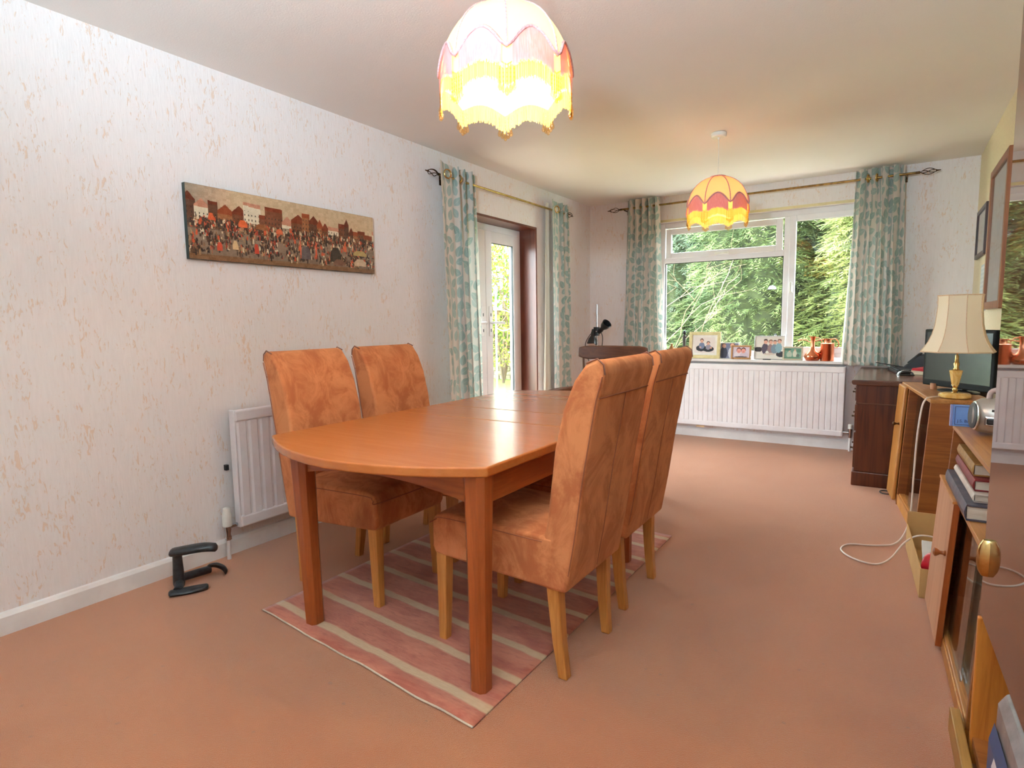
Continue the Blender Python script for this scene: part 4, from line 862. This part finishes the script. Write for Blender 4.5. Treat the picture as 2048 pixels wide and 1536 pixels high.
wall_frame('tall wood-framed print of a building on the right wall above the lamp', 4.20, 4.93, 1.205, 2.075, .045, .03, OAKF, arch, M('grey_mount', (150, 144, 138)))
wall_frame('small dark-framed picture on the right wall near the window corner', 5.15, 5.68, 1.585, 1.935, .03, .022, M('dark_plum_wood', (60, 34, 36), (44, 26, 30), rough=.35), lambda u, v: tuple(x+R3.uniform(-5, 5) for x in ((196, 184, 172) if not (.3 < u < .7 and .3 < v < .7) else (168, 158, 146))), M('pale_mount', (204, 196, 186)))
pp = thing('pinned_sheet', 'pale printed sheet on the right wall below the small dark frame', 'sheet', (W, 5.19, 1.20))
box('backing', (-.006, -.17, 0), (-.001, .17, .32), M('pale_blue_grey_card', (188, 194, 196), (178, 184, 188), rough=.6), pp, bevel=.001)
picture_mesh('print', lambda u, v: tuple(x+R3.uniform(-4, 4) for x in ((206, 208, 206) if int(v*20) % 2 else (186, 190, 192))), 10, 20, lambda u, v: (-.0068, .155-.31*u, .015+.29*v), pp)

# ------------------------------------------------------------------ things on the window sill
SZ = .7885
def blobfig(shapes, bgc):
    def fn(u, v):
        c = bgc
        for (cx, cy, rx, ry, cc) in shapes:
            if ((u-cx)/rx)**2+((v-cy)/ry)**2 < 1: c = cc
        return tuple(x+R3.uniform(-5, 5) for x in c)
    return fn
SKIN = (222, 168, 146)
HAIR = (72, 50, 42)
two = [(.34, .3, .26, .2, (44, 42, 48)), (.68, .25, .28, .18, (40, 40, 46)), (.36, .46, .14, .22, (116, 124, 152)), (.68, .38, .12, .18, (150, 138, 152)), (.36, .80, .088, .125, HAIR), (.36, .755, .078, .11, SKIN), (.68, .64, .085, .115, HAIR), (.68, .60, .076, .10, SKIN), (.3, .36, .045, .05, SKIN), (.82, .33, .045, .05, SKIN), (.36, .715, .03, .014, (176, 96, 92)), (.68, .565, .03, .014, (176, 96, 92))]
wed = [(.2, .35, .2, .4, (52, 54, 72)), (.2, .84, .12, .15, (92, 66, 58)), (.22, .81, .10, .13, (190, 142, 124)), (.68, .35, .24, .42, (206, 206, 216)), (.66, .88, .14, .15, (120, 90, 70)), (.65, .84, .11, .13, SKIN), (.8, .6, .06, .16, (186, 186, 200))]
kids = [(.33, .26, .26, .28, (222, 208, 214)), (.70, .24, .26, .28, (206, 188, 200)), (.37, .70, .145, .25, (96, 58, 50)), (.37, .63, .125, .22, (232, 160, 146)), (.64, .70, .145, .25, (96, 58, 50)), (.64, .63, .125, .22, (232, 160, 146)), (.5, .06, .4, .07, (90, 80, 84)), (.37, .54, .05, .025, (190, 90, 92)), (.64, .54, .05, .025, (190, 90, 92))]
grp = [(.12, .42, .15, .11, (50, 44, 48)), (.88, .22, .16, .13, (48, 42, 46)), (.35, .45, .12, .24, (86, 74, 90)), (.52, .42, .1, .24, (150, 120, 120)), (.66, .45, .11, .22, (120, 140, 154)), (.80, .5, .11, .22, (132, 168, 180)), (.36, .79, .075, .10, HAIR), (.36, .745, .062, .085, SKIN), (.53, .77, .07, .095, (120, 86, 66)), (.53, .73, .058, .08, SKIN), (.67, .76, .066, .09, HAIR), (.67, .72, .056, .078, SKIN), (.82, .80, .07, .095, (110, 80, 62)), (.82, .76, .058, .08, SKIN), (.5, .22, .2, .05, (214, 190, 176)), (.42, .3, .05, .06, (232, 222, 214))]
grn = [(.3, .4, .16, .28, (176, 190, 170)), (.30, .72, .06, .09, (206, 176, 150)), (.62, .45, .12, .32, (206, 206, 186)), (.62, .8, .06, .09, (206, 176, 150)), (.8, .3, .1, .16, (90, 110, 96)), (.2, .85, .2, .1, (70, 120, 100)), (.85, .75, .14, .16, (84, 130, 104)), (.5, .1, .5, .08, (96, 140, 112))]
def photo(label, x0, x1, z1, y, fw_, mat, shapes, bgc, mount=None, tilt=.12, rz=0, nu=44):
    w = (x1-x0)/2; h = z1-SZ; c = thing('photo_frame', label, 'photo frame', ((x0+x1)/2, y, SZ), rz, 'photo frames on the window sill'); c.rotation_euler = (-tilt, 0, rz)
    for nm, a, b_ in (('frame_side', (-w, -.008, 0), (-w+fw_, .008, h)), ('frame_side', (w-fw_, -.008, 0), (w, .008, h)), ('frame_rail', (-w+fw_, -.008, 0), (w-fw_, .008, fw_)), ('frame_rail', (-w+fw_, -.008, h-fw_), (w-fw_, .008, h))): box(nm, a, b_, mat, c, bevel=.002)
    box('backing', (-w+fw_*.7, .001, fw_*.7), (w-fw_*.7, .007, h-fw_*.7), mount or mat, c, bevel=0)
    q = fw_ + (.022 if mount else -.001)
    picture_mesh('print', blobfig(shapes, bgc), nu, nu, lambda u, v: (-w+q+(2*w-2*q)*u, .0002-.001, q+(h-2*q)*v), c)
    MB().prism([(.008, h*.6), (.011, h*.6), (.011+h*.35, .012), (.008+h*.35, .012)], -.02, .02, lambda a, b__, hh: (hh, a, b__)).build('easel_stay', BLACK, c)
    return c
WMT = M('white_mount', (238, 230, 222), rough=.7)
photo('large cream photo frame with two seated boys, leftmost on the sill', 1.10, 1.405, 1.05, 5.86, .032, CREAMF, two, (226, 212, 206), WMT)
photo('small unframed-looking photo of two people beside the cream frame', 1.395, 1.575, .942, 5.885, .004, M('white_plastic', (236, 232, 224)), wed, (120, 124, 150), tilt=.08)
photo('small wooden photo frame showing two close faces', 1.51, 1.692, .92, 5.845, .016, mat_wood('small_oak_frame', (190, 140, 90), (170, 116, 66), 2), kids, (214, 196, 206))
photo('large silver photo frame with a family group, middle of the sill', 1.712, 1.98, 1.01, 5.875, .006, M('brushed_silver', (206, 206, 204), rough=.25, metal=.7), grp, (226, 216, 206), tilt=.14)
photo('small pale frame with a green photograph, left of the copper jugs', 1.965, 2.132, .912, 5.85, .014, M('bleached_wood', (206, 190, 166), (190, 172, 146), rough=.5, st=(10, 10, 80)), grn, (112, 156, 134))
ew = thing('copper_ewer', 'round-bellied copper ewer with long neck and thin handle on the sill', 'ewer', (2.208, 5.865, SZ), .0)
MB().lathe([(.045, 0), (.055, .004), (.068, .025), (.070, .04), (.060, .062), (.035, .085), (.020, .105), (.016, .14), (.016, .18), (.024, .212), (.026, .215)], n=28, cap=True).build('body', COPPER, ew, smooth=60)
MB().tube(smoothpts([(.018, 0, .205), (.05, 0, .20), (.075, 0, .16), (.082, 0, .11), (.066, 0, .055)]), .004, 8).build('handle', COPPER, ew, smooth=60)
MB().tube(smoothpts([(.03, -.01, .05), (.06, -.02, .08), (.075, -.03, .105)]), [.014, .013, .012, .011, .010, .010, .009, .009, .008, .008, .007, .007, .006], 10).build('spout', COPPER, ew, smooth=60)
MB().prism([(-.024, .212), (-.045, .222), (-.02, .218)], -.012, .012, lambda a, b__, h: (a, h, b__)).build('pouring_lip', COPPER, ew)
jg = thing('copper_jug', 'straight-sided copper jug with long stick handle and ring handle on the sill', 'jug', (2.325, 5.86, SZ), 0)
MB().lathe([(.054, 0), (.056, .003), (.054, .15), (.058, .155), (.054, .158), (.030, .160), (.028, .19), (.031, .196), (.02, .196)], n=28).build('body', COPPER, jg, smooth=40)
MB().tube(smoothpts([(.028, 0, .19), (.06, 0, .195), (.085, 0, .165), (.082, 0, .125), (.055, 0, .115)]), .0045, 8).build('ring_handle', COPPER, jg, smooth=60)
MB().tube(smoothpts([(-.03, .01, .192), (-.10, .015, .175), (-.14, .018, .165), (-.17, .02, .18), (-.21, .022, .186), (-.24, .024, .172)]), .0045, 8).build('stick_handle', COPPER, jg, smooth=60)
st = thing('dark_figurine', 'slim dark figurine standing behind the large cream photo frame', 'figurine', (1.045, 5.90, SZ))
MB().lathe([(.026, 0), (.026, .008), (.012, .012), (.014, .10), (.018, .17), (.020, .21), (.012, .225), (.008, .232)], n=12).build('body', M('dark_bronze', (54, 44, 42), (70, 58, 54), rough=.4), st, smooth=50)
MB().lathe([(.004, .0), (.014, .008), (.018, .024), (.014, .04), (.003, .046)], (0, 0, .23), 12).build('head', BLACK, st, smooth=60)
MB().tube(smoothpts([(.012, -.005, .20), (.032, -.01, .22), (.040, -.01, .25)]), .006, 6).build('arm', MC['dark_bronze'], st, smooth=60)
tu = thing('turned_ornament', 'small turned brass ornament at the left end of the sill', 'ornament', (.925, 5.87, SZ))
MB().lathe([(.030, 0), (.030, .02), (.022, .03), (.030, .05), (.034, .065), (.024, .085), (.028, .095), (.015, .115), (.010, .13), (.012, .14), (.002, .148)], n=20).build('body', M('dull_brass', (150, 106, 60), (120, 80, 44), rough=.35, metal=.6), tu, smooth=50)
fg = thing('white_figurine', 'tiny black and white figurine behind the silver photo frame', 'figurine', (1.885, 5.945, SZ))
MB().lathe([(.016, 0), (.018, .01), (.012, .10), (.016, .17), (.010, .20)], n=10).build('body', WPLAST, fg, smooth=50)
MB().lathe([(.003, 0), (.011, .008), (.013, .018), (.009, .03), (.002, .034)], (0, 0, .20), 10).build('head', WPLAST, fg, smooth=60)
MB().lathe([(.013, 0), (.013, .008), (.003, .012)], (0, 0, .225), 10).build('hair', BLACK, fg, smooth=60)
tag(box('black_remote', (1.80, 5.818, SZ), (1.87, 5.835, SZ+.010), BLACK, bevel=.003), 'small flat black object lying on the sill before the silver frame', 'remote')

# ------------------------------------------------------------------ floor lamp with black spot heads in the left corner
fl_ = thing('spot_floor_lamp', 'chrome floor lamp with two black spot heads in the back left corner', 'lamp', (.29, 5.45, 0))
MB().lathe([(.13, 0), (.13, .012), (.12, .02), (.02, .026)], n=28).build('base', BLACK, fl_, smooth=40)
MB().tube([(0, 0, .02), (0, 0, 1.335)], .0075, 10).build('pole', CHROME, fl_, smooth=60)
def spot(c_, d, nm):
    q = Vector(d).to_track_quat('Z', 'Y').to_matrix().to_4x4()
    return MB().lathe([(.006, -.10), (.020, -.098), (.024, -.06), (.022, -.03), (.040, .0), (.050, .05), (.047, .052), (.040, .03)], n=20, cap=False).xf(Matrix.Translation(c_) @ q).build(nm, BLACK, fl_, smooth=40)
s1 = spot((.10, -.04, 1.115), (.75, -.3, .62), 'spot_head'); s2 = spot((-.03, -.04, .99), (-.05, -.25, -1), 'spot_head')
MB().lathe([(.046, 0), (.030, -.02), (.001, -.03)], n=18).xf(Matrix.Translation((-.033, -.05, .945))).build('reflector', M('frosted_reflector', (190, 170, 160), rough=.4), s2, smooth=60)
for z in (1.09, 1.04): MB().box((-.025, -.03, z-.02), (.025, .02, z+.02)).build('clamp', BLACK, fl_, bevel=.006)
MB().tube(smoothpts([(.03, -.02, 1.09), (.07, -.02, 1.02), (.06, -.01, .9), (.02, 0, .7), (.01, 0, .2)]), .004, 6).tube(smoothpts([(-.05, -.02, 1.05), (-.11, -.02, .96), (-.12, 0, .85), (-.02, 0, .6)]), .004, 6).build('cable', BLACK, fl_, smooth=60)

# ------------------------------------------------------------------ garden
GRASS = M('lawn_grass', (120, 150, 62), (92, 124, 46), rough=.9, st=(6, 6, 6), bump=.6, bst=(60, 60, 60), bd=.02)
g = MB().box((-30, -6, -.6), (-.6, 30, -.2)).box((-.6, D+.7, -.6), (16, 30, -.2)).build('lawn', GRASS); g['kind'] = 'structure'
pt = MB().box((-2.6, 2.5, -.2), (-.22, 8.4, -.13)).box((-.22, D+.3, -.2), (4.2, 8.0, -.13)).build('patio_and_bounce_slab', M('stone_paving', (166, 152, 130), (148, 134, 114), rough=.85, st=(3, 3, 3), bump=.3, bst=(40, 40, 40))); pt['kind'] = 'structure'  # slab outside the back wall is unseen, added to bounce daylight onto the ceiling
def fronds(b_, rr, n, place, ln, leafw, droop, per=8):
    """feathery sprays: thin triangles in pairs along short drooping stems"""
    for _ in range(n):
        p, nrm = place(rr); p = Vector(p); nrm = Vector(nrm); nrm += Vector((rr.gauss(0, .5), rr.gauss(0, .5), rr.gauss(0, .35)-droop)); nrm.normalize()
        side = nrm.cross(Vector((rr.gauss(0, .3), rr.gauss(0, .3), 1))).normalized(); L = ln*rr.uniform(.6, 1.3)
        for k in range(per):
            t = k/per; q = p+nrm*L*t+Vector((0, 0, -droop*.5*L*t*t)); s = side*(1 if k % 2 else -1)
            tip = q+(s*.62+nrm*.7).normalized()*L*.42*(1.1-t*.6); wv = nrm.cross(s).normalized()*leafw*.3+nrm*leafw
            b_.add([q-wv*.5, q+wv*.5, tip], [(0, 1, 2)])
def conifer(label, x, y, h, r, mat, n, seed, ln=.22, group='conifers beyond the window'):
    rr = random.Random(seed); c = thing('conifer', label, 'tree', (x, y, -.2), 0, group)
    MB().tube([(0, 0, 0), (.05, .02, h*.5), (0, 0, h*.95)], [.12, .08, .02], 8).build('trunk', M('bark', (104, 82, 64), (78, 60, 46), rough=.9, st=(20, 20, 4)), c, smooth=60)
    b_ = MB()
    def place(rr):
        z = h*(rr.random()**.9)*.98+.05; a = rr.uniform(0, 2*PI); R_ = r*(1-.55*(z/h)**1.6)*(1+.18*sin(a*5+z*3))*rr.uniform(.72, 1.0)
        return (R_*cos(a), R_*sin(a), z), (cos(a), sin(a), .1)
    fronds(b_, rr, int(n*2), place, ln, .026, .35, 7); o = b_.build('foliage', mat, c, kind='stuff')
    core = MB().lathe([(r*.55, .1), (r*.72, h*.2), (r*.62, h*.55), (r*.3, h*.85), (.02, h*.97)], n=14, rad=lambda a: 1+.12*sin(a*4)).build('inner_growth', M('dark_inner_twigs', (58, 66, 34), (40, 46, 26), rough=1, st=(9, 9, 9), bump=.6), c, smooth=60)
    return c
F1, F2, F3 = mat_foliage('cypress_green', (120, 132, 82), (62, 80, 46), .22), mat_foliage('blue_green_cypress', (118, 132, 106), (72, 92, 72), .22), mat_foliage('yew_green', (146, 150, 86), (86, 98, 48), .22)
specs = [('blue-green conifer at the left of the window view', -.55, 10.6, 3.7, 1.25, F2, 3600, 21), ('tall mid-green conifer behind the large window pane', 1.0, 9.7, 3.7, 1.2, F1, 4200, 22), ('dense dark green conifer behind the window mullion', 2.2, 10.4, 3.8, 1.25, F1, 3800, 23),
         ('yellow-green conifer behind the right window pane', 2.75, 9.0, 3.6, 1.0, F3, 4000, 24), ('broad conifer far right beyond the window', 4.1, 10.2, 3.8, 1.3, F3, 2600, 25), ('shadowy conifer filling the gap behind the blue-green one', .2, 11.8, 4.0, 1.5, F1, 2800, 26), ('far conifer behind the yellow-green one', 3.3, 12.0, 4.0, 1.6, F1, 2600, 27)]
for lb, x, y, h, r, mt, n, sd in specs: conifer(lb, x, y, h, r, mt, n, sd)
# bare-branched shrub at the left of the window
sb = thing('bare_shrub', 'pale bare-branched shrub close outside the left of the window', 'shrub', (-.05, 7.7, -.2)); b_ = MB(); rr = random.Random(5)
def branch(p, d, L, r, lv):
    p = Vector(p); d = Vector(d).normalized(); pts = [p]
    for k in range(4): d = (d+Vector((rr.gauss(0, .14), rr.gauss(0, .14), rr.gauss(.02, .10)))).normalized(); pts.append(pts[-1]+d*L/4)
    b_.tube(pts, [r*(1-.15*i) for i in range(5)], 5)
    if lv:
        for k in range(2): branch(pts[rr.choice((2, 3, 4))], d+Vector((rr.gauss(0, .6), rr.gauss(0, .6), rr.gauss(0, .35))), L*.68, r*.6, lv-1)
for k in range(6): branch((rr.uniform(-.1, .1), rr.uniform(-.1, .1), 0), (rr.uniform(-.1, .65), rr.uniform(-.4, .2), 1.2), 1.3, .011, 3)
b_.build('branches', M('pale_bark', (150, 132, 104), (120, 102, 78), rough=.8, st=(20, 20, 20)), sb, smooth=60)
# broadleaf shrubs and fence seen through the glazed door
def shrub(label, x, y, h, r, mat, n, seed, leaf_=.11, z0=0.0):
    rr = random.Random(seed); c = thing('garden_shrub', label, 'shrub', (x, y, -.2), 0, 'shrubs beyond the glazed door'); b_ = MB()
    for _ in range(n):
        a, z = rr.uniform(0, 2*PI), rr.random(); R_ = r*math.sqrt(max(.05, 1-(2*z-1)**2*.8))*rr.uniform(.4, 1); p = Vector((R_*cos(a), R_*sin(a), z0+(h-z0)*z))
        d = Vector((cos(a)+rr.gauss(0, .5), sin(a)+rr.gauss(0, .5), rr.gauss(0, .5))).normalized(); s = d.cross(Vector((rr.gauss(0, 1), rr.gauss(0, 1), 1))).normalized(); L = leaf_*rr.uniform(.6, 1.3)
        b_.add([p, p+d*L*.5+s*L*.24, p+d*L, p+d*L*.5-s*L*.24], [(0, 1, 2, 3)])
    b_.build('leaves', mat, c, kind='stuff')
    for k in range(5): MB().tube([(0, 0, 0), (rr.uniform(-.2, .2)*r, rr.uniform(-.2, .2)*r, h*.4), (rr.uniform(-.6, .6)*r, rr.uniform(-.6, .6)*r, h*.8)], [.03, .02, .008], 6).build('stem', MC['bark'], c, smooth=60)
S1, S2 = mat_foliage('sunny_leaf', (158, 160, 70), (106, 124, 48), .35), mat_foliage('deep_leaf', (98, 124, 66), (64, 92, 46), .3)
shrub('sunlit yellow-green shrub behind the bird feeder', -4.6, 11.0, 3.1, 1.5, S1, 4200, 31, z0=.4)
shrub('tall loose tree crown above the bird feeder', -6.0, 13.0, 6.4, 2.3, S1, 9000, 32, .15, 1.0); shrub('tall dark tree far behind the bird feeder', -8.6, 15.6, 7.5, 2.8, S2, 8000, 36, .2, .3); shrub('tall tree behind the right end of the garden wall', -3.6, 15.2, 6.8, 2.4, S2, 7000, 37, .2, .3); shrub('deep green shrub low behind the post', -5.6, 13.6, 1.3, 1.1, S2, 2400, 33, .09); shrub('leafy shrub left of the bird feeder', -7.8, 12.9, 2.4, 1.3, S2, 2600, 34, .1); shrub('leafy shrub right of the glazed door view', -3.3, 12.6, 2.9, 1.4, S2, 3000, 35, .1, .2)
fn_ = thing('garden_fence', 'brown boarded garden fence behind the shrubs', 'fence', (-9.5, 15.2, -.2), -.25)
FENCE = mat_wood('weathered_fence', (132, 96, 66), (104, 74, 50), 2, rough=.85); bd = MB().box((0, 0, 0), (.145, .022, 1.75)); f0 = None
for k in range(56):
    if f0 is None: f0 = bd.build('board', FENCE, fn_); o = f0
    else: o = f0.copy(); col.objects.link(o); o.parent = fn_
    o.location = (.155*k, .004*(k % 2), 0)
for z in (.4, 1.35): box('rail', (0, .03, z), (8.7, .07, z+.08), FENCE, fn_)
wl = thing('garden_wall', 'low stone garden wall behind the white post', 'wall', (-6.6, 11.4, -.2), .25); st0 = None
STN = M('rough_stone', (150, 138, 112), (118, 106, 84), rough=.9, st=(9, 9, 9), bump=.5, bst=(40, 40, 40), bd=.01)
for j in range(5):
    for k in range(16):
        if st0 is None: st0 = MB().box((0, 0, 0), (.27, .16, .095)).build('stone', STN, wl, bevel=.015); o = st0
        else: o = st0.copy(); col.objects.link(o); o.parent = wl
        o.location = (k*.285+(j % 2)*.14, R3.uniform(-.012, .012), j*.105)
box('mortar', (.02, .03, 0), (4.7, .13, .52), M('mortar', (120, 110, 94), rough=1), wl, bevel=0)
bf = thing('bird_feeder_pole', 'white bird feeder pole with hooks on the lawn beyond the glazed door', 'bird feeder', (-3.43, 9.05, -.2)); WM = M('white_metal', (232, 230, 224), rough=.4)
MB().tube([(0, 0, 0), (0, 0, 1.92)], .016, 8).build('pole', WM, bf, smooth=60)
MB().lathe([(.02, 0), (.03, .02), (.012, .06), (.02, .08), (.002, .12)], (0, 0, 1.9), 10).build('finial', WM, bf, smooth=60)
MB().tube(smoothpts([(0, 0, 1.62), (.12, .10, 1.60), (.24, .20, 1.54), (.26, .22, 1.50)]), .009, 6).tube(smoothpts([(0, 0, 1.28), (.10, .08, 1.22), (.20, .16, 1.26), (.24, .20, 1.34)]), .009, 6).tube([(-.06, -.05, 1.6), (-.06, -.05, 1.75)], .009, 6).build('hook_arm', WM, bf, smooth=60)
fd = thing('seed_feeder', 'hanging clear seed feeder with tray on the white pole', 'bird feeder', (-3.17, 9.27, .62))
MB().lathe([(.05, 0), (.05, .24), (.002, .24)], n=16).build('seed_tube', M('seed_mix', (214, 190, 120), (190, 160, 90), rough=.5, st=(60, 60, 60)), fd, smooth=40)
MB().lathe([(.065, .24), (.05, .28), (.01, .30)], n=16).build('lid', M('grey_lid', (186, 196, 196), rough=.4), fd, smooth=40)
MB().lathe([(.02, -.05), (.03, -.02), (.125, -.012), (.13, .004), (.05, 0)], n=18).build('tray', M('grey_lid', (186, 196, 196)), fd, smooth=40); MB().tube([(0, 0, .29), (0, 0, .68)], .004, 6).build('hanger', WM, fd)
ps = thing('white_marker_post', 'short white marker post with square head on the lawn', 'post', (-3.62, 9.95, -.2))
box('stake', (-.025, -.025, 0), (.025, .025, .45), WM, ps); box('head', (-.06, -.05, .45), (.06, .05, .68), WM, ps, bevel=.01); MB().box((-.03, -.055, .52), (.03, -.049, .62)).build('sensor', M('grey_lid', (186, 196, 196)), ps)
